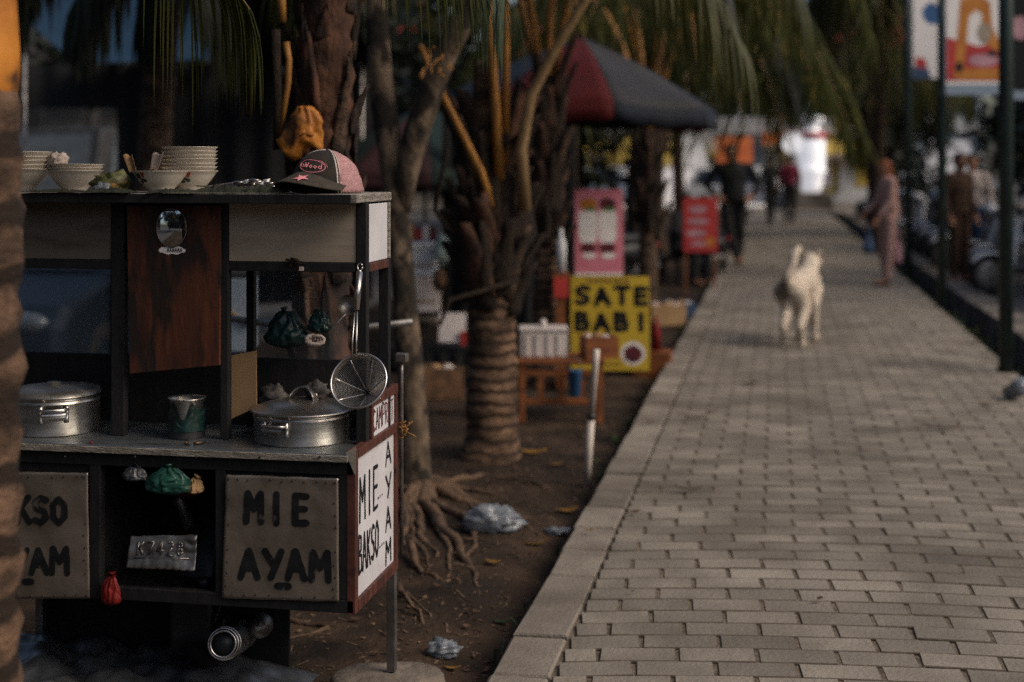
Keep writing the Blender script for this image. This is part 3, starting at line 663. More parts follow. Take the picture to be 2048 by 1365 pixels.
# knotted cord under the board
b = MB(); q = L(fp(590, 524, YU-.006))
for k in range(9): b.tube(bent(q+Vector((rnd.uniform(-.02,.02),0,rnd.uniform(-.01,.008))), q+Vector((rnd.uniform(-.025,.03),-.004,rnd.uniform(-.014,.012))), 6, .02, k), .003, 5)
b.build('knotted_cord', 'fibre', cart, True)
a = L(fp(603, 536, YU-.008)); MB().box(a.x-.006,a.x+.006,a.y-.002,a.y+.001,a.z-.008,a.z+.003).build('tag', 'paper', cart)
# reddish door board with oval mirror
qs = [fp(253,412,YU-.012), fp(441,412,YU-.012), fp(439,731,YU-.012), fp(259,748,YU-.012)]
b = MB(); v0 = [L(p) for p in qs]; b.add(v0+[p+Vector((0,.011,0)) for p in v0], [(0,1,2,3)[::-1],(4,5,6,7),(0,1,5,4),(1,2,6,5),(2,3,7,6),(3,0,4,7)])
dr = b.build('door_board', 'rust_board', cart, bevel=.0015)
def oval(cx, cy, rx, ry, Y, n=40):
    c = L(fp(cx, cy, Y)); ex = (L(fp(cx+rx, cy, Y))-c).x; ez = (L(fp(cx, cy-ry, Y))-c).z
    return c, [c+Vector((ex*math.cos(2*math.pi*k/n), 0, ez*math.sin(2*math.pi*k/n))) for k in range(n)]
c, pts = oval(343, 456, 30, 39, YU-.016)
b = MB(); nr = 10; vs = [c+Vector((0,-.0062,0))]
for q in range(1, nr+1): vs += [c+(p-c)*(q/nr)+Vector((0,-.0062*(1-(q/nr)**2),0)) for p in pts]
b.add(vs, [(0,1+(k+1)%40,1+k) for k in range(40)]+[(1+(q-1)*40+k,1+(q-1)*40+(k+1)%40,1+q*40+(k+1)%40,1+q*40+k) for q in range(1,nr) for k in range(40)])
mi = b.build('mirror', 'mirror', dr, True); b = MB(); b.tube(pts, .0012, 6, closed=True); b.build('mirror_rim', 'steel_dull', mi, True)
# tilt of the glass towards the open walk
sc_, sp_ = oval(344, 501, 27, 8, YU-.0135)
b = MB(); e = [p+Vector((0,0,.0015*math.sin(k*1.3))) for k, p in enumerate(sp_)]; b.add(e+[p+Vector((0,.001,0)) for p in e], [tuple(range(40))]+[(k,(k+1)%40,40+(k+1)%40,40+k) for k in range(40)])
sk = b.build('sticker', 'white_ink', dr)
b = MB()
def PK(u, v, h): return sc_+Vector((u, -h, v))
for k in range(6): stroke(b, [(-.014+k*.0075, -.005), (-.0105+k*.0075, .006), (-.009+k*.0075, -.003)], .0022, PK, .0006)
b.build('sticker_mark', 'black_ink', sk)
# panes behind, and inner kraft board
for (a, b_) in ((518,700),(250,494),(30,225)):
    cbox('glass_pane', 'glass', X_(a,YUB)+.004, X_(b_,YUB)-.004, YUB-.013, YUB-.010, ZCT+.056, zu(552)-.002, bevel=0)
q4 = [fp(460,712,YU+.12), fp(512,702,YU+.12), fp(513,815,YU+.12), fp(463,838,YU+.12)]
b = MB(); v0 = [L(p) for p in q4]; b.add(v0+[p+Vector((0,.006,0)) for p in v0], [(3,2,1,0),(4,5,6,7),(0,1,5,4),(1,2,6,5),(2,3,7,6),(3,0,4,7)]); b.build('kraft_divider', 'kraft', cart)
# hanging plastic in the centre bay
# ================================================================== things on, in and under the cart
ZT = 1.3295
def onroof(px, Y): v = fp(px, 380, Y); return Vector((v.x, v.y, ZT))
def oncounter(px, Y): v = fp(px, 880, Y); return Vector((v.x, v.y, ZCT+.0025))
# bowls
ORD = ('first','second','third','fourth','fifth','sixth','seventh','eighth','ninth','tenth','eleventh','twelfth','thirteenth','fourteenth','fifteenth','sixteenth','seventeenth','eighteenth','nineteenth','twentieth')
bowl_prof = [(.030,0),(.034,.0),(.035,.006),(.047,.018),(.058,.031),(.068,.045),(.0765,.0575),(.0795,.0590),(.0775,.057),(.066,.045),(.055,.031),(.043,.019),(.028,.010),(.004,.009)]
bm_ = MB().lathe(bowl_prof, n=40).mesh('bowl', True); bm_.materials.append(MATS['porcelain'])
def motif(parent, a0, sc=1, zc=.036):
    def surf(a, z):
        for i in range(1, 6):
            r0, z0 = bowl_prof[i]; r1, z1 = bowl_prof[i+1]
            if z0 <= z <= z1: r = r0+(r1-r0)*(z-z0)/(z1-z0+1e-9); break
        else: r = .076
        return Vector((math.cos(a)*(r+.0006), math.sin(a)*(r+.0006), z))
    rr = random.Random(int(a0*100))
    for nm, m, blobs in (('painted_cock', 'rooster_red', [(0,.012,.004,.009),(.06,.016,.003,.006)]), ('painted_leaf', 'rooster_green', [(-.28,.004,.006,.004),(-.20,.010,.005,.008),(-.36,.010,.004,.006),(-.14,.0,.006,.004),(-.26,-.008,.008,.004),(.0,-.004,.007,.005)])):
        b = MB()
        for (da, dz, ra, rz) in blobs:
            k = 8; b.add([surf(a0+da*sc+ra/.07*math.cos(q*6.283/k)*(1+.3*rr.random()), zc+dz+rz*math.sin(q*6.283/k)) for q in range(k)], [tuple(range(k))])
        b.build(nm, m, parent)
def bowl(loc, label, group, tilt=0, scale=1, deco=None):
    o = bpy.data.objects.new('bowl', bm_); C.objects.link(o); o.location = loc; o.rotation_euler = (tilt, rnd.uniform(-.03,.03), rnd.uniform(0,6)); o.scale = (scale,)*3
    tag(o, label, 'bowl', group)
    if deco is not None:
        o.rotation_euler.z = 0; motif(o, deco)
    return o
for k in range(7):
    p = onroof(379, 3.79)+Vector((rnd.uniform(-.002,.002), rnd.uniform(-.002,.002), .002+k*.0112))
    lab = 'bottom white bowl with red cock and leaf motif of the tall stack beside the cap' if k == 0 else 'top white bowl of the tall stack, red motif inside its rim' if k == 6 else 'white porcelain bowl, %s from the bottom of the tall stack beside the cap' % ORD[k]
    bowl(p, lab, 'bowls in the tall stack', deco=(R(-72) if k == 0 else None))
for k in range(5):
    bowl(onroof(44, 3.80)+Vector((rnd.uniform(-.002,.002), 0, .002+k*.0125)), 'white porcelain bowl, %s from the bottom of the stack beside the ringed palm trunk' % ORD[k], 'bowls in the stack by the palm', scale=1.08)
for k in range(3):
    bowl(onroof(150, 3.76)+Vector((rnd.uniform(-.002,.002), 0, .002+k*.0095)), 'wide white bowl, %s from the bottom of the low stack behind the vegetable bag' % ORD[k], 'bowls in the low stack', scale=1.0)
fb = bowl(onroof(321, 3.70)+Vector((0,0,.002)), 'single wide white bowl holding folded paper pieces', None, deco=R(-110)); fb.rotation_euler.y = .0
for i, (px, py, h, wd, ang) in enumerate(((266,338,.050,.020,.35),(308,332,.046,.032,-.25))):
    c = L(fp(px, py, 3.70))+org; b = MB()
    b.grid(lambda u, v: (c.x+(u-.5)*wd*(1+.3*v)+math.sin(ang)*h*v*-1, c.y+.012*math.sin(u*3+i), c.z-.012+h*v+.004*math.sin(u*7)), 6, 6)
    tag(b.build('paper_piece', 'kraft' if i == 0 else 'paper', smooth=True, solid=.0008), ('narrow folded brown paper standing in the single bowl','wide cream paper scrap standing in the single bowl')[i], 'paper')
def scrap(name, m, px, Y, r, label, cat, seed, amp=.5, base=None, fr=2.2, dz=.8):
    p = onroof(px, Y) if base is None else Vector(base); o = crumple((0,0,r[2]*dz), r, amp, 22, 14, seed, fr).build(name, m, smooth=True); o.location = p
    return tag(o, label, cat)
scrap('plastic_bag', 'paper', 120, 3.80, (.030,.02,.022), 'crumpled pink paper bag lying on top of the low bowl stack', 'bag', 3, base=onroof(116,3.80)+Vector((0,0,.072)))
scrap('vegetable_bag', 'vegetable', 224, 3.68, (.052,.035,.030), 'clear bag of yellowish green leaves in front of the low bowls', 'bag', 5, .5, fr=3)
scrap('plastic_wrap', 'plastic_clear', 204, 3.625, (.024,.012,.014), 'small crumpled clear plastic wrap at the roof edge', 'plastic wrap', 9)
scrap('rubber_band_heap', 'petiole_gold', 130, 3.62, (.026,.012,.005), 'flat heap of orange rubber bands at the roof edge', 'rubber bands', 2)
# dark cloths
def rag(px0, px1, Y, h, label, seed, m='cloth_dark', dy=.07):
    a, c = onroof(px0, Y), onroof(px1, Y); b = MB()
    b.grid(lambda u, v: (a.x+(c.x-a.x)*u, a.y-dy/2+dy*v+.008*noise.noise(Vector((u*6, v*3, seed))), ZT+.002+h*max(0,(math.sin(math.pi*min(1,max(0,u)))*math.sin(math.pi*v))**.5)*(.55+.6*abs(noise.noise(Vector((u*9, v*5, seed))))+.25*noise.noise(Vector((u*24, v*14, seed))))), 40, 16)
    tag(b.build('cloth', m, smooth=True), label, 'cloth')
rag(392, 500, 3.64, .026, 'dark green crumpled cloth under the spoons', 2); rag(480, 575, 3.645, .028, 'dark green wrinkled cloth beside the cap brim', 6); rag(300, 400, 3.625, .014, 'thin dark cloth in front of the single bowl', 9)
rag(170, 268, 3.62, .016, 'dark crumpled cloth in front of the vegetable bag', 13); rag(60, 175, 3.625, .012, 'dark flattened cloth in front of the low bowls', 17)
# spoons and forks
for i in range(11):
    c = onroof(432+i*6.5, 3.675+.004*(i % 4))+Vector((0,0,.016+.004*(i % 3))); b = MB(); a = rnd.uniform(-.5,.5)
    e = Vector((math.cos(a), math.sin(a)*.5, rnd.uniform(-.1,.18)))*.055
    b.tube([c-e, c, c+e*.6, c+e], [.0022,.002,.0024,.003], 6)
    if i % 2: b.ball(c+e*1.22, (.016,.010,.004), 10, 6)
    else:
        for k in (-1,0,1): b.tube([c+e, c+e*1.1+Vector((0,.004*k,.003*k)), c+e*1.45+Vector((0,.005*k,.003*k))], .0013, 5)
    tag(b.build('spoon' if i % 2 else 'fork', 'steel_bright', smooth=True), 'steel spoon with oval bowl in the loose cutlery pile by the bowls' if i % 2 else 'steel fork with three tines in the loose cutlery pile by the bowls', 'spoon' if i % 2 else 'fork', 'spoons in the cutlery pile' if i % 2 else 'forks in the cutlery pile')
# cap: crown, mesh back, piping, brim, star, emblem (local: brim towards -Y)
cp = thing('cap', 'dark brown cap with pink mesh back, pink star on the brim and pink oval emblem', 'cap', onroof(654, 3.745)+Vector((0,0,.002)), R(-24)); cp.scale = (1.17,1.17,1.17)
RX, RY, RZ = .076, .088, .098
def cs(a, e, k=1.0):          # a: 0 front (-Y); e elevation
    sq = .80+.20*math.cos(e) if e > 0 else 1
    z = RZ*math.sin(e)**.92 if e > 0 else 0
    fx = 1+.06*max(0, math.cos(a))*math.sin(2*e)
    sl = .014*max(0,-math.cos(a))
    return Vector((math.sin(a)*RX*math.cos(e)**.8*k, -math.cos(a)*RY*math.cos(e)**.8*k*fx, z*k*(1-.10*max(0,-math.cos(a)))+sl*(1-math.sin(e))*0))
def cgrid(a0, a1, n, k=1.0): 
    b = MB(); b.grid(lambda u, v: cs(a0+(a1-a0)*u, v*R(89.5), k), n, 20); return b
SE = R(66)
cgrid(-SE, SE, 28).build('front_panel', 'cap_dark', cp, True, solid=.0018)
pk = MB()
def pkf(u, v):
    a = SE+(2*math.pi-2*SE)*u; p = cs(a, v*R(89.5)); m_ = math.sin(math.pi*u)
    notch = .020*math.exp(-((u-.5)/.16)**2)*max(0, 1-v*3.5)
    return p+Vector((.004*noise.noise(p*40), .012*m_*max(0,.25-v)*2+.004*noise.noise(p*30), notch*0))
pk.grid(pkf, 26, 20); pk.build('mesh_back', 'cap_pink', cp, True, solid=.0018)
for sg in (1,-1):
    for d, m, r in ((0,'cap_white',.0020),(.055,'cap_dark',.0013),(.09,'cap_white',.0014)):
        b = MB(); b.tube([cs(sg*(SE+d-.04), e*R(89)/16, 1.012) for e in range(17)], r, 6); b.build('piping', m, cp, True)
b = MB(); b.tube([Vector((-.012,.083,.016))+Vector((.024*k/8*1, .010*math.sin(k/8*math.pi)+.006, 0)) for k in range(9)], [.004]*9, 6); b.build('strap', 'cap_pink', cp, True)
def bz(x, s_):      # arched brim that drops to the board in front
    k = max(0, 1-(x/.090)**2); return (.044*(1-s_)+.022*s_)*k+.003
def bf(u, v):
    a = R(-78)+R(156)*u; ext = .060*math.cos(a*.88)**.7; x = math.sin(a)*RX*(1.02+.13*v); y = -math.cos(a)*RY*.97-ext*v
    return Vector((x, y, bz(x, v)))
b = MB(); b.grid(bf, 30, 10); br = b.build('brim', 'cap_brown', cp, True, solid=.003)
def PB(u, v, h):
    a = math.asin(max(-1,min(1,u/(RX*1.08)))); y0 = -math.cos(a)*RY*.97; return Vector((u, y0-v, bz(u, v/.060)+h*.7))+Vector((0,-h*.7,0))
b = MB(); sx, sv = .028, .034
sp5 = [(sx+(.0150 if k % 2 == 0 else .0062)*math.sin(k*math.pi/5+.25), sv+(.0210 if k % 2 == 0 else .009)*math.cos(k*math.pi/5+.25)*-1) for k in range(10)]
b.add([PB(sx, sv, .0062)]+[PB(x, v, .0056) for x, v in sp5], [(0, 1+k, 1+(k+1) % 10) for k in range(10)]); b.build('star', 'pink_thread', br)
# emblem on the front panel
def PC(u, v, h):
    e = R(37)+v/RZ*1.1; a = R(16)+u/RX*1.25; return cs(a, e, 1.0)*(1+(h+.0012)/.08)
b = MB(); ring = [(.030*math.cos(k*math.pi/14), .016*math.sin(k*math.pi/14)-.15*.03*math.cos(k*math.pi/14)) for k in range(29)]
for k in range(28): b.tube([PC(*ring[k], 0), PC(*ring[k+1], 0)], .0010, 5)
ring = [(x*1.13, y*1.2) for x, y in ring]
for k in range(5): b.tube([PC(*ring[k], 0), PC(*ring[k+1], 0)], .0007, 5)
b.build('emblem_oval', 'pink_thread', cp)
b = MB(); LT = {'n': [[(0,0),(0,1)],[(0,.7),(.4,1),(.8,.8),(.8,0)]], 'W': [[(0,1.6),(.2,0),(.5,1),(.8,0),(1.1,1.7)]], 'o': [[(.5,1),(.1,.5),(.5,0),(.9,.5),(.5,1)]], 'd': [[(.8,.9),(.3,.9),(.1,.4),(.4,0),(.8,.2)],[(.9,1.9),(.8,0)]]}
u = -.024
for ch_ in 'nWood':
    for s_ in LT[ch_]:
        for k in range(len(s_)-1):
            A, B = [(u+p[0]*.0075, -.006+p[1]*.0075-(u+p[0]*.0075)*.15) for p in (s_[k], s_[k+1])]
            b.tube([PC(*A, .0003), PC(*B, .0003)], .0011, 5)
    u += .0115 if ch_ == 'W' else .0095
b.build('emblem_word', 'pink_thread', cp)

# ------------------------------------------------------------------ pots
def pot(px, Y, rad, hgt, label, lid=True, hang=R(-90)):
    t = thing('cooking_pot', label, 'pot', oncounter(px, Y))
    b = MB(); b.lathe([(.001,.0),(rad*.97,.0),(rad*.985,.004),(rad*.985,hgt*.80),(rad*1.0,hgt*.81),(rad*1.0,hgt*.83),(rad*.985,hgt*.84),(rad*.985,hgt*.95),(rad*1.03,hgt*.97),(rad*1.03,hgt),(rad*.96,hgt)], n=56); bo = b.build('body', 'steel', t, True)
    for sgn in (0, math.pi):
        h = MB(); a0 = hang+sgn; ww = .034
        def q(da, r_, z): return Vector((math.cos(a0+da)*r_, math.sin(a0+da)*r_, z))
        da = ww/rad; z0, z1 = hgt*.42, hgt*.72
        h.tube([q(-da,rad*.99,z1), q(-da,rad+.018,z1), q(-da*.6,rad+.026,z1), q(da*.6,rad+.026,z1), q(da,rad+.018,z1), q(da,rad*.99,z1)], .004, 8)
        for s_ in (-1,1): h.tube([q(s_*da,rad+.001,z0-.006), q(s_*da,rad+.003,z1+.008)], [.007,.007], 8)
        h.grid(lambda u, v: q(-da*.8+1.6*da*u, rad+.006+.016*math.sin(math.pi*v), z0+(z1-z0)*v), 8, 6)
        h.build('handle', 'steel_bright', t, True)
    if lid:
        b = MB(); b.lathe([(rad*1.035,hgt*1.0),(rad*1.085,hgt*1.01),(rad*1.09,hgt*1.03),(rad*1.0,hgt*1.06),(rad*.86,hgt*1.16),(rad*.62,hgt*1.26),(rad*.3,hgt*1.31),(.001,hgt*1.32)], n=56)
        ld = b.build('lid', 'steel', t, True)
        ar = MB(); w0 = .019
        for (o_, th) in ((0,0),): 
            ar.grid(lambda u, v: Vector(((-.5+u)*w0*2*.62+(.010*math.sin(math.pi*v)), -.040+.080*v, hgt*1.29+.036*math.sin(math.pi*v)**.6)), 6, 14)
        ha = ar.build('lid_handle', 'steel', ld, True, solid=.003); ha.rotation_euler.z = R(78); 
        for sx in (-1,1):
            e = MB(); e.tube([Vector((sx*w0*.62+.010*math.sin(math.pi*v/14), -.040+.080*v/14, hgt*1.29+.036*math.sin(math.pi*v/14)**.6+.001)) for v in range(15)], .002, 6); e.build('handle_edge', 'steel_bright', ha, True)
    return t
pot(606, 3.735, .135, .082, 'wide lidded steel pot with arched lid handle beside the noodle strainer', True, R(-104))
pot(108, 3.735, .128, .108, 'straight steel pot with riveted side bracket next to the palm trunk', False, R(-62))
b = MB(); b.lathe([(.131,.1085),(.126,.117),(.08,.124),(.02,.128),(.018,.136),(.001,.137)], n=48); o = b.build('pot_lid', 'steel_dull', smooth=True); o.location = oncounter(108, 3.735); tag(o, 'flat dull steel lid on the pot next to the palm trunk', 'lid')
# grey rags by the lidded pot
b = crumple((0,0,.028), (.040,.03,.034), .5, 22, 14, 6); o = b.build('rag', 'cloth_grey', smooth=True); o.location = oncounter(548, 3.86)+Vector((0,0,.062)); tag(o, 'bundled dark grey rag behind the lidded pot', 'rag')
b = crumple((0,0,.024), (.030,.02,.026), .5, 22, 14, 14); o = b.build('rag', 'cloth_grey', smooth=True); o.location = oncounter(634, 3.76)+Vector((0,0,.103)); tag(o, 'knotted grey rag tied to the pot lid handle', 'rag')
b = MB().box(-.12,.12,-.02,.02,0,.06); o = b.build('crate_rail', 'dark_wood', bevel=.003); o.location = oncounter(590, 3.88)+Vector((0,0,.0)); tag(o, 'dark wooden rail standing behind the lidded pot', 'rail')
# small pot wrapped in a green bag
sm_ = thing('small_pot', 'small steel pot half wrapped in dark green plastic', 'pot', oncounter(374, 3.70))
b = MB(); b.lathe([(.001,.04),(.042,.04),(.045,.05),(.0475,.105),(.0515,.107),(.0515,.110),(.046,.109)], n=36); b.build('body', 'steel', sm_, True)
b = MB()
def gw(u, v):
    a = 2*math.pi*u; top = .088-.034*math.exp(-((u-.78)/.055)**2)+.008*math.sin(a*5); z = .022+(top-.022)*v
    r_ = .0510+.004*noise.noise(Vector((math.cos(a)*3, math.sin(a)*3, v*4)))+.010*(1-v)*abs(noise.noise(Vector((math.cos(a)*2, math.sin(a)*2, 5))))
    return Vector((math.cos(a)*r_, math.sin(a)*r_, z))
b.grid(gw, 60, 12); b.build('green_wrap', 'plastic_dark_green', sm_, True)
MB().lathe([(.001,0),(.048,0),(.05,.004),(.05,.036),(.03,.040),(.001,.0395)], n=30).build('stand', 'black_plastic', sm_)
b = MB()
tg = thing('tongs', 'black tongs with yellow tips lying on the counter', 'tongs', oncounter(383, 3.585))
for s_ in (-1,1):
    b = MB(); b.tube([Vector((s_*.006,0,.004)), Vector((s_*.020,.012,.007)), Vector((s_*.027,.03,.004))], [.004,.005,.003], 7); b.build('arm', 'black_plastic', tg, True)
    b = MB(); b.tube([Vector((s_*.012,-.001,.0075)), Vector((s_*.019,.003,.0085))], [.0022,.0022], 6); b.build('tip', 'petiole_gold', tg, True)
b = MB().ball((0,0,.003), (.006,.004,.003), 8, 5); o = b.build('chilli', 'plastic_red', smooth=True); o.location = oncounter(182, 3.56); tag(o, 'small red chilli piece lying on the counter edge', 'chilli')
# noodle strainer hanging on the front post
sw_ = thing('noodle_strainer', 'conical wire noodle strainer with steel handle hanging on the cart post', 'strainer', fp(717, 762, YU-.105))
so_ = sw_.location
def SL(px, py): return fp(px, py, YU-.02-.085*(py-530)/232)-Vector(so_)
b = MB(); b.tube([SL(712.5,620), SL(719,545)], [.0085,.0092], 14); b.tube([SL(719,545), SL(720,540)], [.0092,.004], 14); b.build('handle', 'steel_bright', sw_, True)
b = MB(); b.tube([SL(720+5*math.cos(k*.5), 534-7*math.sin(k*.5)*-1) for k in range(13)], .0016, 6); b.build('hang_loop', 'steel_bright', sw_, True)
for d in (-4, 4):
    b = MB(); b.tube([SL(712+d*.6,622), SL(709+d,680), SL(708+d,713)], .0024, 7); b.build('shank', 'steel_bright', sw_, True)
RS = (SL(772,762)-SL(662,762)).length/2; tilt = Matrix.Rotation(R(62), 3, 'X') @ Matrix.Rotation(0, 3, 'Z')
def SC(r_, a, z): v = tilt @ Vector((math.cos(a)*r_, math.sin(a)*r_, z)); return v
CD = .085
b = MB(); b.tube([SC(RS, 2*math.pi*k/40, 0) for k in range(40)], .0032, 8, closed=True); b.build('rim', 'steel_bright', sw_, True)
b = MB(); b.grid(lambda u, v: SC(RS*(1-.0)*(1-v*.06), 2*math.pi*u, -.016*v), 40, 2); b.build('rim_band', 'steel', sw_, True)
for k in range(7):
    a = 2*math.pi*k/7+.3; q = MB(); q.tube([SC(RS*.99*(1-j/5), a, -.014-CD*j/5*(1.0)) for j in range(6)], .0019, 6); q.build('rib', 'steel_bright', sw_, True)
b = MB()
for k in range(1, 26):
    f = k/26; b.tube([SC(RS*.97*(1-f), 2*math.pi*j/32, -.015-CD*f) for j in range(32)], .0007, 4, closed=True)
o = b.build('wire_mesh', 'steel_dull', sw_, True)
# ladle hanging inside
ld = thing('ladle', 'dark steel ladle hanging inside the right window of the cart', 'ladle', fp(697, 610, YUB-.06))
b = MB(); b.lathe([(.030,.0),(.029,-.010),(.022,-.020),(.010,-.026),(.001,-.027)], n=24); o = b.build('ladle_bowl', 'steel_dull', ld, True); o.rotation_euler = (R(72), R(10), 0)
b = MB(); b.tube([Vector((-.006,-.01,-.026)), fp(640,678,YUB-.06)-ld.location], .0032, 7); b.build('handle', 'steel_dull', ld, True)
# green bags hanging in the right window
def hang_bag(px, py, Y, r, m, label, seed, knot=None, cat='bag', top=None):
    c = fp(px, py, Y); t = thing('plastic_bag', label, cat, c)
    sack(r, seed).build('sack', m, t, True)
    k = MB(); k.tube(bent((0,0,r[2]*.7), (rnd.uniform(-.01,.01), 0, r[2]*1.25), 5, .01, seed), [.008,.006,.004,.006,.009,.012], 8); k.build('knot', m, t, True)
    return t
hang_bag(572, 660, YUB-.09, (.052,.03,.052), 'plastic_dark_green', 'large dark green plastic bag hanging in the right cart window', 3)
hang_bag(638, 645, YUB-.08, (.030,.024,.030), 'plastic_dark_green', 'small dark green plastic bag beside the hanging ladle', 8)
b = MB(); q0 = fp(622, 680, YUB-.125)
for k in range(4): b.tube([q0+Vector((.012*math.cos(j*.7+k)*(1+k*.2)+.006*k, .006*math.sin(j+k), .013*math.sin(j*.7+k))) for j in range(9)], [.006-.0008*abs(j-4) for j in range(9)], 7)
tag(b.build('twisted_cloth', 'paper', smooth=True), 'pale twisted cloth tie between the green bags', 'cloth')
# bags in the centre bay
hang_bag(338, 962, YF-.012, (.058,.03,.036), 'plastic_green', 'bright green crumpled plastic bag hanging above the number plate', 21)
hang_bag(270, 948, YF+.0, (.032,.02,.020), 'plastic_dark', 'dark crumpled plastic bag beside the bright green one', 12)
hang_bag(390, 972, YF+.01, (.020,.02,.022), 'kraft', 'small tan paper bag behind the bright green one', 15)
hang_bag(222, 1182, YF-.015, (.026,.014,.040), 'plastic_red', 'red torn plastic bag hanging below the bay beside the tin sheet', 17)
b = MB(); a = Vector((-2.35, 3.42, 0)); 
def sheetf(u, v):
    x = -2.35+1.02*u; y = 3.42+.62*v; e = min(1, 6*min(u*1.2, 1-u, v, 1-v)); z = dirt_z(x, y)+.006+.20*max(0,e)*(1-.55*u)*(.6+.5*abs(noise.noise(Vector((x*6, y*5, 3))))+.2*noise.noise(Vector((x*17, y*15, 5))))
    return (x, y, z)
b.grid(sheetf, 70, 40)
tag(b.build('plastic_sheet', 'plastic_dark', smooth=True), 'glossy black wrinkled plastic sheet, widened to stand in for shade under the cart', 'plastic sheet')  # glinting sheet enlarged into a heap that darkens the earth here

# ------------------------------------------------------------------ motorcycle under the cart
mo = Vector((X_(325), YF+.16, DZ))
mc = thing('motorcycle', 'dark motorcycle carrying the cart, with crumpled number plate and chrome silencer', 'motorcycle', mo)
def ML(px, py, Y): return fp(px, py, Y)-mo
wz = .27
b = MB(); b.tube([Vector((0, .30+.225*math.cos(2*math.pi*k/40), wz+.0+.225*math.sin(2*math.pi*k/40))) for k in range(40)], .045, 12, closed=True); ty = b.build('tyre', 'rubber', mc, True)
b = MB(); b.tube([Vector((0, .30+.185*math.cos(2*math.pi*k/40), wz+.185*math.sin(2*math.pi*k/40))) for k in range(40)], .012, 8, closed=True)
for k in range(10): b.tube([Vector((.0, .30, wz)), Vector((0, .30+.18*math.cos(k*.628), wz+.18*math.sin(k*.628)))], .004, 5)
b.tube([Vector((-.05,.30,wz)), Vector((.05,.30,wz))], .03, 12); b.build('rim', 'steel_dull', ty, True)
b = MB(); b.grid(lambda u, v: Vector((-.062+.124*u, .30-.275*math.cos(R(-20)+R(130)*v), wz+.275*math.sin(R(-20)+R(130)*v)-.03*(2*u-1)**2)), 8, 16); b.build('mudguard', 'black_plastic', mc, True, solid=.004)
pl = MB(); pc = [ML(262,1072,YF+.022), ML(396,1070,YF+.022), ML(390,1142,YF+.0), ML(252,1136,YF+.0)]
def PP(u, v, h):
    p = pc[3].lerp(pc[2], u).lerp(pc[0].lerp(pc[1], u), v); n_ = .004*noise.noise(Vector((u*4, v*3, 2)))+.006*abs(noise.noise(Vector((u*9, v*4, 6))))*(.4+u)
    return p+Vector((0, -h-n_, .003*noise.noise(Vector((u*5, v*2, 8)))))
pl.grid(lambda u, v: PP(u, v, 0), 40, 22); po = pl.build('number_plate', 'steel_dull', mc, True, solid=.001)
b = MB(); u0 = .13
for ch_ in 'K7428':
    for s_ in GLY[ch_]:
        for k in range(len(s_)-1):
            A, B = s_[k], s_[k+1]; b.tube([PP(u0+A[0]*.10, .42+A[1]*.40, .0015), PP(u0+B[0]*.10, .42+B[1]*.40, .0015)], .0030, 6)
    u0 += .145
b.tube([PP(.1,.34,.001), PP(.9,.34,.001)], .002, 5); b.build('embossed_number', 'steel_dull', po, True)
b = MB(); b.ball((0,-.02,wz+.36), (.06,.03,.025), 16, 10); b.build('tail_lamp', 'maroon_ink', mc, True)
for px in (205, 400):
    b = MB(); b.ball(ML(px+10, 1165, YF+.10), (.018,.02,.016), 12, 8); b.build('indicator', 'black_plastic', mc, True)
mf = MB(); e0, e1 = ML(447, 1288, YF+.06), ML(500, 1262, YF+.55)
mf.tube([e0, e0.lerp(e1,.04), e0.lerp(e1,.3), e1], [.036,.040,.045,.040], 24, cap=False); m_ = mf.build('silencer', 'steel_dull', mc, True)
ax = (e1-e0).normalized()
for r_, d in ((.040,0),(.034,-.006),(.042,.03)):
    x_ = ax.orthogonal().normalized(); y_ = ax.cross(x_); b = MB(); b.tube([e0+ax*d+(x_*math.cos(k*.2618)+y_*math.sin(k*.2618))*r_ for k in range(24)], .0032, 7, closed=True); b.build('silencer_ring', 'steel_bright', m_, True)
b = MB(); b.tube([e0+ax*.01, e0+ax*.012], [.034,.034], 20); b.build('silencer_end', 'black_plastic', m_, True)
b = MB(); b.ball(ML(520, 1252, YF+.30), (.036,.05,.034), 18, 12); b.build('gear_case', 'steel_dull', mc, True)
b = MB()
for s_ in (-1,1):
    b.tube([Vector((s_*.06,.30,wz)), Vector((s_*.07,.75,.33)), Vector((s_*.05,.95,.50))], .016, 8); b.tube([Vector((s_*.07,.10,.58)), Vector((s_*.065,.30,wz+.03))], .018, 8)
b.build('swing_arm', 'steel_dull', mc, True)
b = MB(); b.ball((0,.95,.42), (.13,.22,.15), 16, 10); b.build('engine', 'black_plastic', mc, True)
b = MB(); b.tube([Vector((0, 1.45+.235*math.cos(2*math.pi*k/36), wz+.235*math.sin(2*math.pi*k/36))) for k in range(36)], .04, 10, closed=True); b.build('front_tyre', 'rubber', mc, True)
b = MB(); b.tube([Vector((.03,1.45,wz)), Vector((.03,1.30,.70)), Vector((.03,1.24,.90))], .02, 8); b.tube([Vector((-.03,1.45,wz)), Vector((-.03,1.30,.70)), Vector((-.03,1.24,.90))], .02, 8); b.tube([Vector((-.34,1.18,.97)), Vector((0,1.26,.92)), Vector((.34,1.18,.97))], .013, 8); b.build('fork', 'steel_dull', mc, True)
# stone under the cart leg
s0 = Vector((XC-.02, YB-.03, DZ-.02)); b = MB(); b.ball((0,0,0), 1, 26, 14)
for i, v in enumerate(b.v):
    q = Vector((max(-.8,min(.8,v.x))*.20, max(-.8,min(.8,v.y))*.13, max(-.62,min(.62,v.z))*.135)); d = 1+.10*noise.noise(v*2.1)+.05*noise.noise(v*6); b.v[i] = q*d
o = b.build('rock', 'stone', smooth=True); o.location = s0; o.rotation_euler.z = .25; tag(o, 'flat grey brown stone block under the cart leg', 'rock')
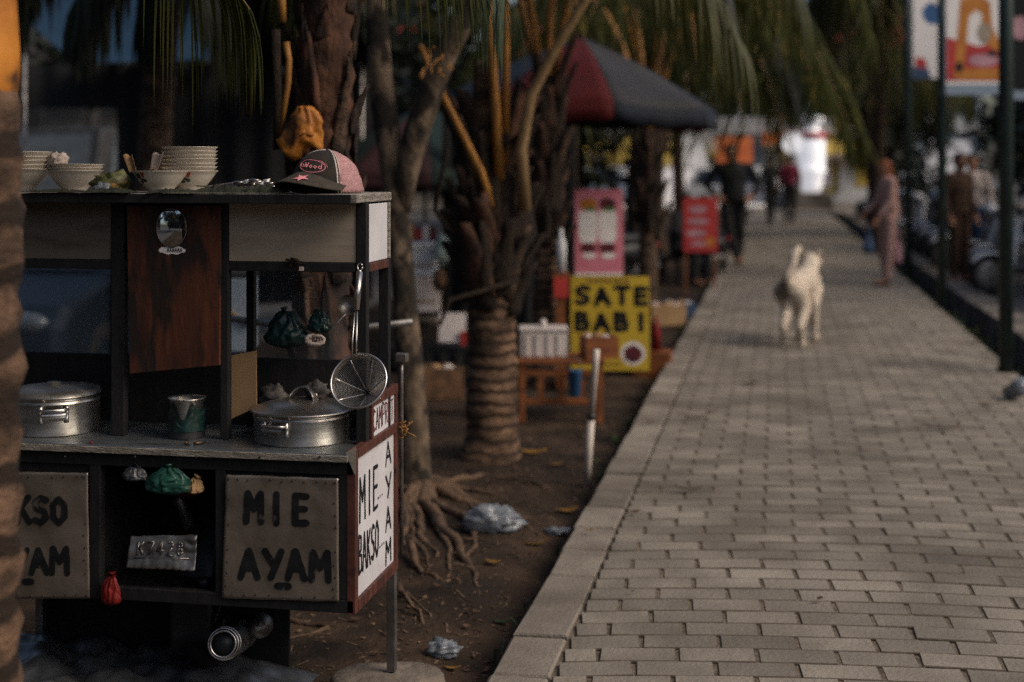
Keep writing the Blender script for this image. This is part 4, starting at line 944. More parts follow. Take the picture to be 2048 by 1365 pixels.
# ================================================================== palms and trees on the verge
def band_mat(name, light, dark, freq, base):
    mat(name, light, dark, .95, scale=12, detail=10, bump=1.0, bscale=40, stretch=(1,1,1.6), c3=tuple(v*.5 for v in dark), s3=5, t3=(.52,.64))
    m = MATS[name]; n, l = m.node_tree.nodes, m.node_tree.links; b = n['Principled BSDF']; src = b.inputs['Base Color'].links[0].from_socket
    tc = n.new('ShaderNodeTexCoord'); wv = n.new('ShaderNodeTexWave'); wv.wave_type = 'BANDS'; wv.bands_direction = 'Z'
    wv.inputs['Scale'].default_value = freq; wv.inputs['Distortion'].default_value = 4.5; wv.inputs['Detail'].default_value = 3; wv.inputs['Detail Scale'].default_value = 1.5
    l.new(tc.outputs['Object'], wv.inputs['Vector']); mr = n.new('ShaderNodeMapRange'); mr.inputs[1].default_value = .18; mr.inputs[2].default_value = .42; l.new(wv.outputs['Fac'], mr.inputs[0])
    mx = n.new('ShaderNodeMix'); mx.data_type = 'RGBA'; l.new(mr.outputs[0], mx.inputs['Factor']); mx.inputs['A'].default_value = (*tuple(v*.45 for v in dark), 1); l.new(src, mx.inputs['B']); l.new(mx.outputs['Result'], b.inputs['Base Color'])
band_mat('ringed_bark', (.15,.088,.053), (.045,.027,.017), 2.6, None)
band_mat('ringed_bark_fine', (.20,.118,.07), (.075,.045,.028), 5.0, None)
def ground_under(v): return Vector((v.x, v.y, dirt_z(v.x, v.y)-.02))
# 1: nearest palm, ringed trunk with an orange crownshaft
v = at(-64, 335, 2.70); g0 = ground_under(v)
p1 = thing('palm_tree', 'ringed pale brown palm trunk with smooth orange crownshaft beside the left stack of bowls', 'palm tree', g0)
palm_trunk(p1, [(0,0,-.05), (0,0,.6), (-.002,0,1.2), (-.004,0,1.69)], .1, .101, 'ringed_bark', ring=.115, amp=.10, jag=.12)
b = MB(); b.lathe([(.086,1.66),(.094,1.70),(.095,1.76),(.088,1.86),(.085,2.0),(.08,2.4),(.07,2.7),(.03,2.9),(.001,2.95)], n=28)
for i, q in enumerate(b.v): b.v[i] = q*1+Vector((q.x, q.y, 0))*(.05*noise.noise(q*9))
b.build('crownshaft', 'sheath_orange', p1, True)
def lc(tree, px, py, d): return at(px, py, d)-tree.location
cr = Vector((0,0,2.85))
frond(p1, [cr, cr+Vector((.25,.35,.22)), lc(p1,330,-190,3.55), lc(p1,440,-60,3.75), lc(p1,500,20,3.80)], 'leaflet', 'petiole_tan', L=.50, n=40, wd=.0034, start=.5, droop=2.6, seed=4, spread=.3)
for k, a in enumerate((200, 255, 310, 150, 100)):
    d = Vector((math.cos(R(a)), math.sin(R(a)), 0)); frond(p1, [cr, cr+d*.5+Vector((0,0,.45)), cr+d*1.3+Vector((0,0,.55)), cr+d*2.0+Vector((0,0,.15))], 'leaflet', 'petiole_tan', L=.55, n=34, wd=.010, seed=20+k)
# 2: shaggy palm straight behind the cart
v = at(652, 335, 5.1); g0 = ground_under(v)
p2 = thing('palm_tree', 'shaggy dark red brown palm behind the cart with orange leaf sheath', 'palm tree', g0)
palm_trunk(p2, [(0,0,-.05), (.0,0,.5), (-.02,0,1.2), (.0,0,2.0), (.02,0,2.7)], .105, .10, 'palm_bark_red', ring=.09, amp=.10, jag=.16)
rr = random.Random(5)
for k in range(64):                               # old leaf bases and fibre
    z = .55+k*.033; a = k*2.4+rr.uniform(-.4,.4); d = Vector((math.cos(a), math.sin(a), 0)); s_ = Vector((-d.y, d.x, 0)); w_ = rr.uniform(.018,.05); h = rr.uniform(.10,.34); ln_ = rr.uniform(-.25,.25); fl__ = rr.uniform(.01,.05)
    c = d*.095+Vector((0,0,z)); b = MB()
    b.grid(lambda u, v: c+s_*((u-.5)*2*w_*(1-.85*v**1.5)+ln_*h*v)+d*(.006+fl__*v*v+.012*math.sin(math.pi*u)-.004+.014*noise.noise(Vector((u*3, v*3, k))))+Vector((0,0,h*v*(1+.35*noise.noise(Vector((u*5, k, 0)))))), 6, 6); b.build('leaf_base', ('palm_bark_red','fibre','fibre','palm_bark')[k % 4], p2, True, solid=.005)
sh = MB(); sc0 = lc(p2, 606, 262, 4.92)
sh = sack((.062,.046,.082), 3.3, 5, 48, 26, .10)
for i, v in enumerate(sh.v): sh.v[i] = sc0+Vector((v.x*1.08+.010*math.sin(v.z*30), v.y, v.z+.022*math.sin(v.x*55)*(v.z < -.02)))
sh.build('orange_sheath', 'sheath_orange', p2, True, solid=.006)
for pts, r_, m in (([(556,-120),(562,-10),(566,45)], .018, 'petiole_gold'), ([(572,85),(578,120),(576,165),(560,270)], .012, 'petiole_gold'), ([(552,60),(556,200),(552,300)], .016, 'fibre')):
    b = MB(); b.tube([lc(p2, x, y, 4.95) for x, y in pts], [r_]*(len(pts)-1)+[r_*.7], 8); b.build('petiole', m, p2, True)
cr = Vector((.02,0,2.7))
frond(p2, [cr, cr+Vector((.25,-.2,.35)), lc(p2,860,-260,4.6), lc(p2,950,-110,4.35), lc(p2,1010,0,4.25)], 'leaflet_pale', 'petiole_gold', L=.50, n=34, wd=.0052, start=.45, droop=1.5, seed=9, spread=.35)
frond(p2, [cr, cr+Vector((.1,-.5,.4)), lc(p2,760,-180,4.3), lc(p2,880,-90,4.2), lc(p2,960,-20,4.15)], 'leaflet', 'petiole_gold', L=.42, n=30, wd=.0040, start=.5, droop=1.8, seed=12, spread=.3)
for k, a in enumerate((20, 80, 130, 180, 230, 300)):
    d = Vector((math.cos(R(a)), math.sin(R(a)), 0)); frond(p2, [cr, cr+d*.5+Vector((0,0,.6)), cr+d*1.4+Vector((0,0,.75)), cr+d*2.2+Vector((0,0,.30))], 'leaflet', 'petiole_gold', L=.6, n=34, wd=.012, seed=30+k)
# 3: forked grey tree with roots
gb = gp(836, 985, DZ); 
t3 = thing('forked_tree', 'slender forked grey barked tree with exposed roots beside the kerb', 'tree', Vector((gb.x, gb.y, DZ)))
def l3(px, py, d=6.62): return at(px, py, d)-t3.location
def gnarl(b, n, amt, fr=14):
    for i, v in enumerate(b.v): b.v[i] = v+Vector((noise.noise(v*fr), noise.noise(v*fr+Vector((9,0,0))), noise.noise(v*fr+Vector((0,9,0)))))*amt
b = MB(); P = [(836,1015),(834,960),(829,880),(822,760),(812,640),(803,520),(793,400),(779,300),(765,200),(758,90),(752,-40),(740,-260),(730,-500)]
b.tube([l3(x,y) for x,y in P], [.088,.074,.066,.064,.060,.057,.060,.062,.056,.052,.05,.045,.035], 14); gnarl(b, 14, .016, 11); gnarl(b, 14, .007, 37); b.build('trunk', 'grey_bark', t3, True)
b = MB(); P = [(800,440),(812,360),(832,270),(858,190),(886,120),(915,60),(940,0),(980,-120),(1000,-300)]
b.tube([l3(x,y,6.62-.03*i) for i,(x,y) in enumerate(P)], [.04,.050,.058,.060,.058,.055,.052,.045,.03], 12); gnarl(b, 12, .013, 11); gnarl(b, 12, .006, 37); b.build('limb', 'grey_bark', t3, True)
for k in range(10):
    b = MB(); s_ = l3(850+rnd.uniform(0,55), 105+rnd.uniform(-10,30), 6.40); b.tube(bent(s_, s_+Vector((rnd.uniform(-.05,.05), -.05, rnd.uniform(-.13,.06))), 4, .03, k), .004, 5); b.build('dry_twig', 'petiole_gold', t3, True)
rr = random.Random(11)
def root(pts, r0, nm='root'):
    r0 *= .58; w = [gp(x, y, DZ) for x, y in pts]; q = []
    for i in range(len(w)-1):
        for j in range(5):
            v = w[i].lerp(w[i+1], j/5); q.append(v)
    q.append(w[-1]); k = len(q); base = Vector(t3.location)
    pts_ = []
    for i, v in enumerate(q):
        f = i/(k-1); lift = r0*.22*(1-f)**.8+.03*math.exp(-f*6)-.006*f+.016*noise.noise(v*4.5)
        wob = Vector((noise.noise(v*3.3), noise.noise(v*3.3+Vector((5,0,0))), 0))*.05
        pts_.append(Vector((v.x, v.y, dirt_z(v.x, v.y)+lift+.02*noise.noise(v*5)*(1-f)))+wob-base)
    b = MB(); b.tube(pts_, [r0*(1-.8*i/(k-1))*(1+.25*noise.noise(Vector((i*.5, r0*99, 0)))) for i in range(k)], 12); gnarl(b, 10, .014, 13); gnarl(b, 10, .006, 40); b.build(nm, 'root_bark', t3, True)
for pts, r0 in (([(842,985),(868,1040),(905,1090),(945,1135),(952,1180)],.060), ([(846,975),(905,990),(965,1020),(1020,1040),(1095,1036)],.050), ([(846,980),(900,1000),(960,1010),(1010,1045),(1075,1075)],.045), ([(836,990),(838,1040),(848,1090),(868,1120)],.050),
                ([(832,990),(815,1030),(806,1075),(800,1120)],.055), ([(845,968),(900,962),(960,945),(1035,958),(1110,975)],.042), ([(842,990),(880,1015),(930,1050),(960,1100),(930,1130)],.045),
                ([(800,1120),(830,1150),(870,1165),(960,1178)],.026), ([(850,985),(930,1005),(1000,1060),(1050,1062)],.03), ([(846,1000),(880,1060),(900,1120),(880,1175)],.032), ([(830,1010),(820,1060),(840,1120),(850,1170)],.03), ([(850,975),(920,975),(1000,985),(1060,1010)],.025), ([(800,1225),(840,1262),(880,1282)],.017), ([(560,1240),(640,1262),(500,1300)],.020), ([(826,1000),(800,1020),(770,1060)],.05), ([(790,1190),(820,1215),(860,1262)],.014)):
    root(pts, r0)
b = crumple((0,0,.0), (.15,.13,.055), .5, 30, 18, 4, 2.4); b.build('root_crown', 'root_bark', t3, True)
deb = MB(); rr = random.Random(77)
for k in range(5200):
    x = XK0-.03-abs(rr.gauss(0,1))*.75; y = 3.2+rr.random()**1.4*9.5
    if x < -4: continue
    z = dirt_z(x, y); s_ = rr.uniform(.002,.008)*(1.6 if rr.random() < .1 else 1)
    if k % 4:
        q = [Vector((x+rr.gauss(0,s_), y+rr.gauss(0,s_), z+rr.uniform(-.001,s_))) for _ in range(4)]; deb.add(q, [(0,1,2),(0,2,3),(0,3,1),(1,3,2)])
    else:
        a = rr.uniform(0,6.28); d = Vector((math.cos(a), math.sin(a), rr.uniform(-.1,.25)))*rr.uniform(.01,.045); p = Vector((x,y,z+.003)); n_ = Vector((-d.y, d.x, 0)).normalized()*rr.uniform(.001,.003)
        deb.add([p-d+n_, p-d-n_, p+d-n_, p+d+n_], [(0,1,2,3)])
do = deb.build('soil_debris', 'soil_bits'); tag(do, 'crumbs, twigs and grit scattered over the bare earth', 'debris', None, 'stuff')
c = leaf_crown(3200, (1.7,1.7,.9), 3, .16, 18).build('crown', 'leaf_green', t3); c.location = (-.2,.1,3.9)
# 4: stout ringed palm with old leaf bases
def verge_palm(gx, gy, label, r0, ztop, fronds, barkm='ringed_bark_fine', seed=1, cr_h=None, boots=22, lean=(0,0)):
    g_ = gp(gx, gy, DZ); t = thing('palm_tree', label, 'palm tree', ground_under(g_)); 
    H = ztop-t.location.z; palm_trunk(t, [(0,0,-.05), (0,0,H*.3), (lean[0]*.5,lean[1]*.5,H*.65), (lean[0],lean[1],H)], r0, r0*.82, barkm, ring=.062, amp=.05, jag=.10)
    rr = random.Random(seed)
    for k in range(boots):
        f = k/boots; z = H*(.44+.52*f); a = k*2.4+rr.uniform(-.3,.3); d = Vector((math.cos(a), math.sin(a), 0)); s_ = Vector((-d.y, d.x, 0)); w_ = r0*rr.uniform(.3,.75); h = rr.uniform(.16,.46); ln = rr.uniform(.03,.15)
        c = d*r0*.78+Vector((lean[0]*f,lean[1]*f,z)); b = MB()
        b.grid(lambda u, v: c+s_*(u-.5)*2*w_*(1-.7*v)+d*(.01+ln*v**1.6+.03*math.sin(math.pi*u))+Vector((0,0,h*v)), 5, 6); b.build('leaf_base', ('fibre','palm_bark','fibre','palm_bark_red')[k % 4], t, True, solid=.014)
    fm = MB(); fm.lathe([(r0*(.8+.5*math.sin(math.pi*min(1,q/9+.1))), H*.50+H*.52*q/9) for q in range(10)], n=26)
    for i, v in enumerate(fm.v): fm.v[i] = v+Vector((v.x, v.y, 0))*(.35*noise.noise(Vector((v.x*14, v.y*14, v.z*5)))+.2*noise.noise(v*22))
    fm.build('fibre_sheath', 'fibre', t, True)
    return t, Vector((lean[0],lean[1],H))
p4, c4 = verge_palm(984, 915, 'stout ringed palm with shaggy leaf bases and golden stalks next to the orange table', .140, 1.62, None, seed=3, boots=60)
def l4(px, py, d=7.3): return at(px, py, d)-p4.location
for pts, r_, m in (([(1050,420),(1042,300),(1062,190),(1110,100),(1172,0),(1260,-150)], .027, 'petiole_tan'), ([(1000,360),(992,225),(984,110),(975,0),(960,-150)], .022, 'petiole_gold'),
                   ([(985,420),(962,345),(925,270),(880,180),(840,90)], .020, 'petiole_gold'), ([(1010,330),(1012,105),(1012,0),(1020,-200)], .018, 'petiole_gold'), ([(905,470),(870,420),(885,340),(895,300)], .012, 'fibre'), ([(1040,560),(900,600),(880,650)], .012, 'fibre')):
    b = MB(); k = len(pts); b.tube([l4(x, y, 7.3-.06*i) for i, (x, y) in enumerate(pts)], [r_*(1.25-.5*i/(k-1)) for i in range(k)], 9); b.build('petiole', m, p4, True)
for k, (pts, d) in enumerate((([(1172,0),(1250,-160),(1340,-150),(1420,-30),(1480,90)], 7.2), ([(1020,-20),(1100,-260),(1230,-260),(1330,-110),(1400,20)], 7.6), ([(1010,-100),(1180,-330),(1420,-300),(1540,-140),(1600,0)], 8.6), ([(980,0),(900,-300),(760,-360),(640,-200),(560,-60)], 7.0), ([(960,0),(1000,-350),(1120,-420),(1240,-250),(1300,-120)], 6.6), ([(1020,-20),(1200,-240),(1400,-240),(1520,-100),(1590,20)], 10.0))):
    frond(p4, [l4(x, y, d) for x, y in pts], 'leaflet' if k % 2 else 'leaflet_yellow', 'petiole_tan', L=.85, n=27, wd=.011, start=.2, droop=1.1, seed=50+k, rw=.022, spread=.5)
for k, (pts, d) in enumerate((([(1010,-60),(1100,-280),(1230,-260),(1300,-140),(1340,-40)], 7.4), ([(1020,-60),(1180,-300),(1340,-240),(1430,-80),(1470,50)], 8.2), ([(1020,-60),(1240,-330),(1450,-260),(1560,-90),(1620,60)], 9.4), ([(1020,-60),(1300,-360),(1560,-280),(1680,-100),(1740,60)], 11.0))):
    frond(p4, [l4(x, y, d) for x, y in pts], ('leaflet','leaflet_dark','leaflet')[k % 3], 'petiole_tan', L=.95, n=30, wd=.011, start=.25, droop=1.5, seed=150+k, rw=.020, spread=.4)
p5, c5 = verge_palm(1092, 770, 'second ringed palm trunk standing just behind the stout one', .098, 2.0, None, seed=8, boots=40)
p6, c6 = verge_palm(1296, 640, 'shaggy palm with golden stalk beside the pink drink sign', .10, 1.75, None, 'palm_bark', seed=13, boots=26)
for t, c, sd, n_ in ((p5, c5, 70, 7), (p6, c6, 90, 8)):
    for k in range(n_):
        a = R(-70+k*360/n_); d = Vector((math.cos(a), math.sin(a), 0)); frond(t, [c-Vector((0,0,.2)), c+d*.3+Vector((0,0,.9)), c+d*.8+Vector((0,0,1.45)), c+d*1.4+Vector((0,0,1.1)), c+d*1.75+Vector((0,0,.5))], 'leaflet' if k % 3 else 'leaflet_yellow', 'petiole_gold', L=.95, n=30, wd=.014, seed=sd+k, rw=.028, droop=1.1)
# dark fronds silhouetted before the blue awning
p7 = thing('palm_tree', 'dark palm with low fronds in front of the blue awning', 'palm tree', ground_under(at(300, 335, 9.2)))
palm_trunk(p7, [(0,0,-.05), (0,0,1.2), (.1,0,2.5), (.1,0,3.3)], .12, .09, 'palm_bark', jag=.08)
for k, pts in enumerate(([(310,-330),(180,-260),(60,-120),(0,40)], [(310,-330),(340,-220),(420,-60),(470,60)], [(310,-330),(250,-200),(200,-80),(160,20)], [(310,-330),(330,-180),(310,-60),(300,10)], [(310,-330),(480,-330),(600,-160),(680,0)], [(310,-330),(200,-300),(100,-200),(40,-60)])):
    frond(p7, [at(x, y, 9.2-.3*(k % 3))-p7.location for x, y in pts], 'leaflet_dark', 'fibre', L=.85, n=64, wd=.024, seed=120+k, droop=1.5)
# ------------------------------------------------------------------ palms and trees along the right and far along
def street_palm(label, X, Y, h, seed, lm, n_=11, L_=1.15, wd=.022, drop=.2, group=None, low=0, reach=1.0):
    t = thing('palm_tree', label, 'palm tree', (X, Y, -.12), 0, group); rr = random.Random(seed)
    palm_trunk(t, [(0,0,-.1), (rr.uniform(-.1,.1),0,h*.5), (rr.uniform(-.2,.2),0,h)], .15, .11, 'palm_bark', ring=.12, jag=.06)
    c = Vector((0,0,h))
    for k in range(n_):
        a = 6.283*k/n_+rr.uniform(-.2,.2); d = Vector((math.cos(a), math.sin(a), 0))*reach; s_ = rr.uniform(.85,1.2)
        frond(t, [c, c+d*.6*s_+Vector((0,0,.7*s_)), c+d*1.6*s_+Vector((0,0,.6)), c+d*2.4*s_+Vector((0,0,-.3-low*.4)), c+d*2.8*s_+Vector((0,0,-1.1-low))], lm, 'petiole_tan', L=L_, n=38, wd=wd, seed=seed*31+k, rw=.035, droop=1.0, spread=.45, seg=4)
    return t
street_palm('yellow green palm with long drooping fronds beyond the woman in pink', 1.95, 29.5, 4.9, 2, 'leaflet_yellow', 16, 1.5, .034, low=1.0, reach=.55)
street_palm('palm with drooping pale fronds over the far scooters', 2.35, 36, 5.6, 3, 'leaflet_yellow', 15, 1.6, .040, low=1.0, reach=.6)
street_palm('green palm on the verge behind the striped umbrella', -1.7, 19.5, 3.3, 6, 'leaflet', 13, 1.3, .024, low=.3)
street_palm('broad green palm on the verge level with the red placard', -2.1, 25.5, 4.2, 7, 'leaflet_dark', 13, 1.4, .028, low=.4)
street_palm('dark palm on the verge before the far shops', -2.2, 33, 4.6, 8, 'leaflet', 12, 1.4, .03, low=.4)
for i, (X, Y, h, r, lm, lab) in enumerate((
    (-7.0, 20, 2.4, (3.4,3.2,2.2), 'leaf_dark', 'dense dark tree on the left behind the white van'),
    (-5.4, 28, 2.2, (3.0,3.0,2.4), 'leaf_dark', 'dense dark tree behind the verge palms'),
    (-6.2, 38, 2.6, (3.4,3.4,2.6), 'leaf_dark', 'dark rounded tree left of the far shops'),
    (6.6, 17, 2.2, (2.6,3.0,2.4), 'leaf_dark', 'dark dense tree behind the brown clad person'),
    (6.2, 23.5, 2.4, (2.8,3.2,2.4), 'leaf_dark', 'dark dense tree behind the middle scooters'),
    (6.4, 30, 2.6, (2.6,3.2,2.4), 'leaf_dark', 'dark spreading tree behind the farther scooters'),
    (-4.4, 56.5, 4.6, (3.6,2.2,1.7), 'leaf_sunlit', 'bright green tree over the orange awning'),
    (.2, 57, 4.6, (3.0,2.0,1.7), 'leaf_sunlit', 'bright green tree between the orange awning and the pillar'),
    (4.2, 56.5, 4.4, (3.4,2.2,1.9), 'leaf_sunlit', 'bright green tree behind the white lantern pillar'),
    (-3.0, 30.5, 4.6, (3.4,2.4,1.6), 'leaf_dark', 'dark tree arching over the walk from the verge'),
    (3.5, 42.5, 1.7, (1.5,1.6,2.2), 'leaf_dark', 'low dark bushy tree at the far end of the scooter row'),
    (-3.5, 2.4, 2.9, (2.0,2.3,1.0), 'leaf_dark', 'dense dark unseen tree added to shade the left end of the cart'),  # out of view, added to block the sky over the cart
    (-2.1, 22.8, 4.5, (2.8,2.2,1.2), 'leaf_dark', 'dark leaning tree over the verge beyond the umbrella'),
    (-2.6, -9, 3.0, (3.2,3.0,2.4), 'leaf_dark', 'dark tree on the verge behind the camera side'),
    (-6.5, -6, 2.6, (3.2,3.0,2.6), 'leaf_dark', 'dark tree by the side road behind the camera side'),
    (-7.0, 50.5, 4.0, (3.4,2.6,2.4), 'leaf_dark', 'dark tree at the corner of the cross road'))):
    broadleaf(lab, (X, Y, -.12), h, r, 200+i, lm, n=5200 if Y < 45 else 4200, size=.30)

# ================================================================== stalls, umbrellas, signs
def umbrella(label, loc, Rr, zr, za, panels, rot, tilt=(0,0), pole=True):
    t = thing('market_umbrella', label, 'umbrella', loc); n = 8
    def pt(a, f, dz=0):
        z = zr+(za-zr)*(1-f)*(1+.28*f); r_ = Rr*f; return Vector((r_*math.cos(a), r_*math.sin(a), z+tilt[0]*r_*math.cos(a)+tilt[1]*r_*math.sin(a)+dz))
    for k in range(n):
        a0, a1 = rot+k*math.pi/4, rot+(k+1)*math.pi/4; b = MB()
        def pf(u, v):
            p = pt(a0, max(v,.001)).lerp(pt(a1, max(v,.001)), u); p.z -= .05*math.sin(math.pi*u)*v*(1-.3*v); return p
        b.grid(pf, 8, 10); o = b.build('canopy_panel', panels[k % len(panels)], t, True, solid=.002)
        b = MB(); b.grid(lambda u, v: pf(u, 1)+Vector((0,0,-.13*v+.01*math.sin(u*19)*v)), 10, 2); b.build('valance', 'umbrella_navy' if panels[k % len(panels)] == 'umbrella_grey' else panels[k % len(panels)], o, True, solid=.002)
        b = MB(); b.tube([pt(a0, f/6, -.012) for f in range(7)], .006, 6); b.build('rib', 'steel_dull', t, True)
    MB().tube([(0,0,0), (0,0,za+.03)], .017, 10).build('pole', 'fibre' if pole else 'steel_dull', t, True)
    MB().lathe([(.001,0),(.20,0),(.20,.07),(.05,.09),(.001,.09)], n=20).build('base', 'concrete', t, True)
    return t
u0 = at(1164, 335, 11.4)
umbrella('market umbrella with red and grey panels over the food stall', Vector((u0.x, u0.y, DZ)), 1.12, 1.90-DZ, 2.44-DZ, ['umbrella_grey','umbrella_navy','umbrella_red','umbrella_navy','umbrella_red','umbrella_grey','umbrella_navy','umbrella_red'], math.atan2(-ct, -st)+R(30), (-.05,.0))
u1 = at(850, 335, 13.8)
umbrella('dark green and maroon market umbrella behind the forked tree', Vector((u1.x, u1.y, DZ)), 1.1, 1.32-DZ, 2.0-DZ, ['umbrella_green','umbrella_green','umbrella_maroon'], .3, (0,0), False)
def board(name, label, px, pyb, d, wd, hg, m, th=.012, rz=None, lean=0, cat='sign'):
    """upright board: root at bottom centre, local x right, y into the picture, z up"""
    p = at(px, pyb, d); t = thing(name, label, cat, p, YAW if rz is None else rz); t.rotation_euler.x = lean
    MB().box(-wd/2, wd/2, 0, th, 0, hg).build('board', m, t, bevel=.002); return t
def fit(text, t, x0, x1, z0, z1, m, bold=.012, y=-.0014):
    o = typeset(text, .2, m, t, (0,0,0), (R(90),0,0), 'lettering', bold, .0006, 'LEFT')
    xs = [v.co.x for v in o.data.vertices]; ys = [v.co.y for v in o.data.vertices]
    sx, sy = (x1-x0)/(max(xs)-min(xs)), (z1-z0)/(max(ys)-min(ys)); o.scale = (sx, sy, 1); o.location = (x0-min(xs)*sx, y, z0-min(ys)*sy); return o
def patch(t, pts, m, name, y=-.0012, ):
    b = MB(); b.add([(x, y, z) for x, z in pts], [tuple(range(len(pts)))]); return b.build(name, m, t)
def blob(cx, cz, rx, rz, n=18, w=.12, seed=0):
    return [(cx+rx*math.cos(k*6.2832/n)*(1+w*noise.noise(Vector((k*.9, seed, 0)))), cz+rz*math.sin(k*6.2832/n)*(1+w*noise.noise(Vector((k*.9, seed, 4))))) for k in range(n)]
s1 = board('food_sign', 'yellow board reading SATE BABI with a round meat picture', 1220, 742, 10.2, .565, .675, 'yellow_print', rz=YAW-.04, lean=-.05)
def PS1(u, v, h): return Vector((u, -h-.0004, v))
for tx, u_, v_ in (('SATE', -.240, .478), ('BABI', -.245, .292)): write(tx, u_, v_, .092, .112, .0485, .040, PS1, 'lettering', 'black_ink', s1, h=.001, seed=2)
b = MB()
for k in range(9): b.box(-.16+k*.034, -.136+k*.034, -.002, -.001, .632+.004*(k % 2), .652)
b.build('small_print', 'maroon_ink', s1)
b = MB()
for k in range(5): b.tube([(-.12+k*.032+j*.006, -.0015, .238+.010*math.sin(j*1.6+k)) for j in range(6)], .004, 5)
b.build('script_line', 'black_ink', s1)
b = MB()
for k in range(7): b.box(-.10+k*.026, -.084+k*.026, -.002, -.001, .040, .054)
b.build('small_print', 'maroon_ink', s1)
patch(s1, blob(.165,.125,.088,.085,24,.06), 'white_ink', 'plate_picture'); patch(s1, blob(.165,.120,.068,.062,24,.35,3), 'maroon_ink', 'meat_picture', -.0022)
for x in (-.24,.24): MB().box(x-.012,x+.012,.014,.034,-.13,.60).build('stake', 'orange_wood', s1)
b = MB(); b.lathe([(.001,0),(.035,0),(.036,.16),(.02,.2),(.012,.25),(.001,.25)], n=18); o = b.build('sauce_bottle', 'plastic_red', smooth=True); o.location = at(1312, 738, 10.35); o.location.z = dirt_z(o.location.x, o.location.y)+.20; 
tag(o, 'red sauce bottle beside the yellow board', 'bottle'); 
b = MB().box(-.14,.14,-.10,.10,0,.335); b2 = b.build('stool', 'orange_wood', bevel=.01); b2.location = (o.location.x-.03, o.location.y+.02, o.location.z-.335); tag(b2, 'low brown wooden box carrying the red sauce bottle', 'box')
s2 = board('drink_sign', 'pink poster board showing two white drinks in tall glasses', 1198, 552, 11.0, .375, .67, 'pink_print', rz=YAW+.03)
for i, x in enumerate((-.085,.065)):
    patch(s2, [(x-.070,.30),(x-.072,.47),(x-.06,.50),(x+.06,.50),(x+.072,.47),(x+.070,.30),(x+.05,.255),(x-.05,.255)], 'white_ink', 'glass_picture')
    patch(s2, blob(x,.555,.066,.048,14,.4,i), ('orange_print','maroon_ink')[i], 'topping_picture', -.0018); patch(s2, blob(x+.02,.515,.05,.016,12,.4,i+5), 'green_ink', 'leaf_picture', -.0024)
    patch(s2, blob(x,.215,.068,.038,14,.35,i+8), 'maroon_ink', 'fruit_picture', -.0014); patch(s2, blob(x+.01,.155,.055,.022,12,.35,i+11), 'white_ink', 'saucer_picture', -.0020)
patch(s2, [(-.187,.002),(.187,.002),(.187,.022),(-.187,.022)], 'white_ink', 'bottom_strip')
MB().box(-.02,.02,.014,.04,-.64,.50).build('stake', 'orange_wood', s2)
s3 = board('placard', 'red placard with pale writing blocks beside the man in black', 1401, 505, 16.6, .40, .64, 'red_print', rz=YAW-.02)
for k, (x, z, w_, h_) in enumerate(((-.03,.50,.22,.09),(-.03,.36,.26,.08),(-.05,.22,.24,.09),(-.02,.10,.20,.06))): patch(s3, blob(x, z, w_/2, h_/2, 16, .15, k), 'bag_pink', 'pale_print')
patch(s3, blob(.11,.12,.05,.06,14,.3), 'orange_print', 'orange_print_mark', -.0016)
for x in (-.17,.17): MB().box(x-.012,x+.012,.014,.034,-.535,.5).build('leg', 'orange_wood', s3)
# orange wooden table with white foam boxes
tz = at(1120, 712, 8.6); tbl = thing('table', 'low orange brown wooden table carrying the white foam box', 'table', Vector((tz.x, tz.y, DZ)), YAW)
TH = tz.z-DZ
MB().box(-.26,.26,-.17,.17,TH-.03,TH).build('table_top', 'orange_wood', tbl, bevel=.004)
for x in (-.23,.23):
    for y in (-.14,.14): MB().box(x-.02,x+.02,y-.02,y+.02,.0,TH-.031).build('leg', 'orange_wood', tbl, bevel=.003)
for z in (TH-.10, TH-.27): MB().box(-.208,.208,-.15,-.13,z,z+.035).build('rail', 'orange_wood', tbl, bevel=.002)
for x in (-.12,.0,.12): MB().box(x-.018,x+.018,-.145,-.132,TH-.235,TH-.101).build('slat', 'orange_wood', tbl)
fbx = thing('foam_box', 'white foam box with ribbed side on the orange brown table', 'box', tbl.location+Vector((-.10,-.02,TH+.001)), YAW)
MB().box(-.14,.14,-.10,.10,0,.155).build('body', 'white_plastic', fbx, bevel=.008)
for x in (-.10,-.04,.03,.09): MB().box(x-.012,x+.012,-.108,-.101,.01,.14).build('rib', 'white_plastic', fbx, bevel=.003)
MB().box(-.147,.147,-.107,.107,.156,.175).build('lid', 'white_plastic', fbx, bevel=.006); MB().lathe([(.022,.176),(.02,.21),(.012,.22),(.001,.222)], n=14).build('knob', 'white_plastic', fbx, True)
cg = thing('snack_crate', 'open orange crate of snacks leaning on the table end', 'crate', tbl.location+Vector((.24,-.03,TH+.001)), YAW+.2)
for a in (-1,1):
    MB().box(-.10,.10,a*.08-.006,a*.08+.006,.0,.13).build('side', 'orange_wood', cg); MB().box(a*.094-.006,a*.094+.006,-.073,.073,.001,.129).build('end', 'orange_wood', cg)
for k in range(5): crumple((-.06+k*.03,(-1)**k*.03,.10), (.032,.03,.04), .3, 12, 8, k).build('snack_pack', ('paper','leaf_brown','kraft')[k % 3], cg, True)
bk = thing('bucket', 'blue plastic bucket hanging at the table end', 'bucket', at(1150, 792, 8.38)); b = MB(); b.lathe([(.001,0),(.05,0),(.065,.17),(.07,.172),(.07,.18),(.06,.18)], n=22); b.build('body', 'blue_plastic', bk, True)
b = MB(); b.tube([(.066*math.cos(k*.314), 0, .175+.09*math.sin(k*.314)) for k in range(11)], .003, 6); b.build('handle', 'steel_dull', bk, True)
bk.scale = (.62,.62,.85)
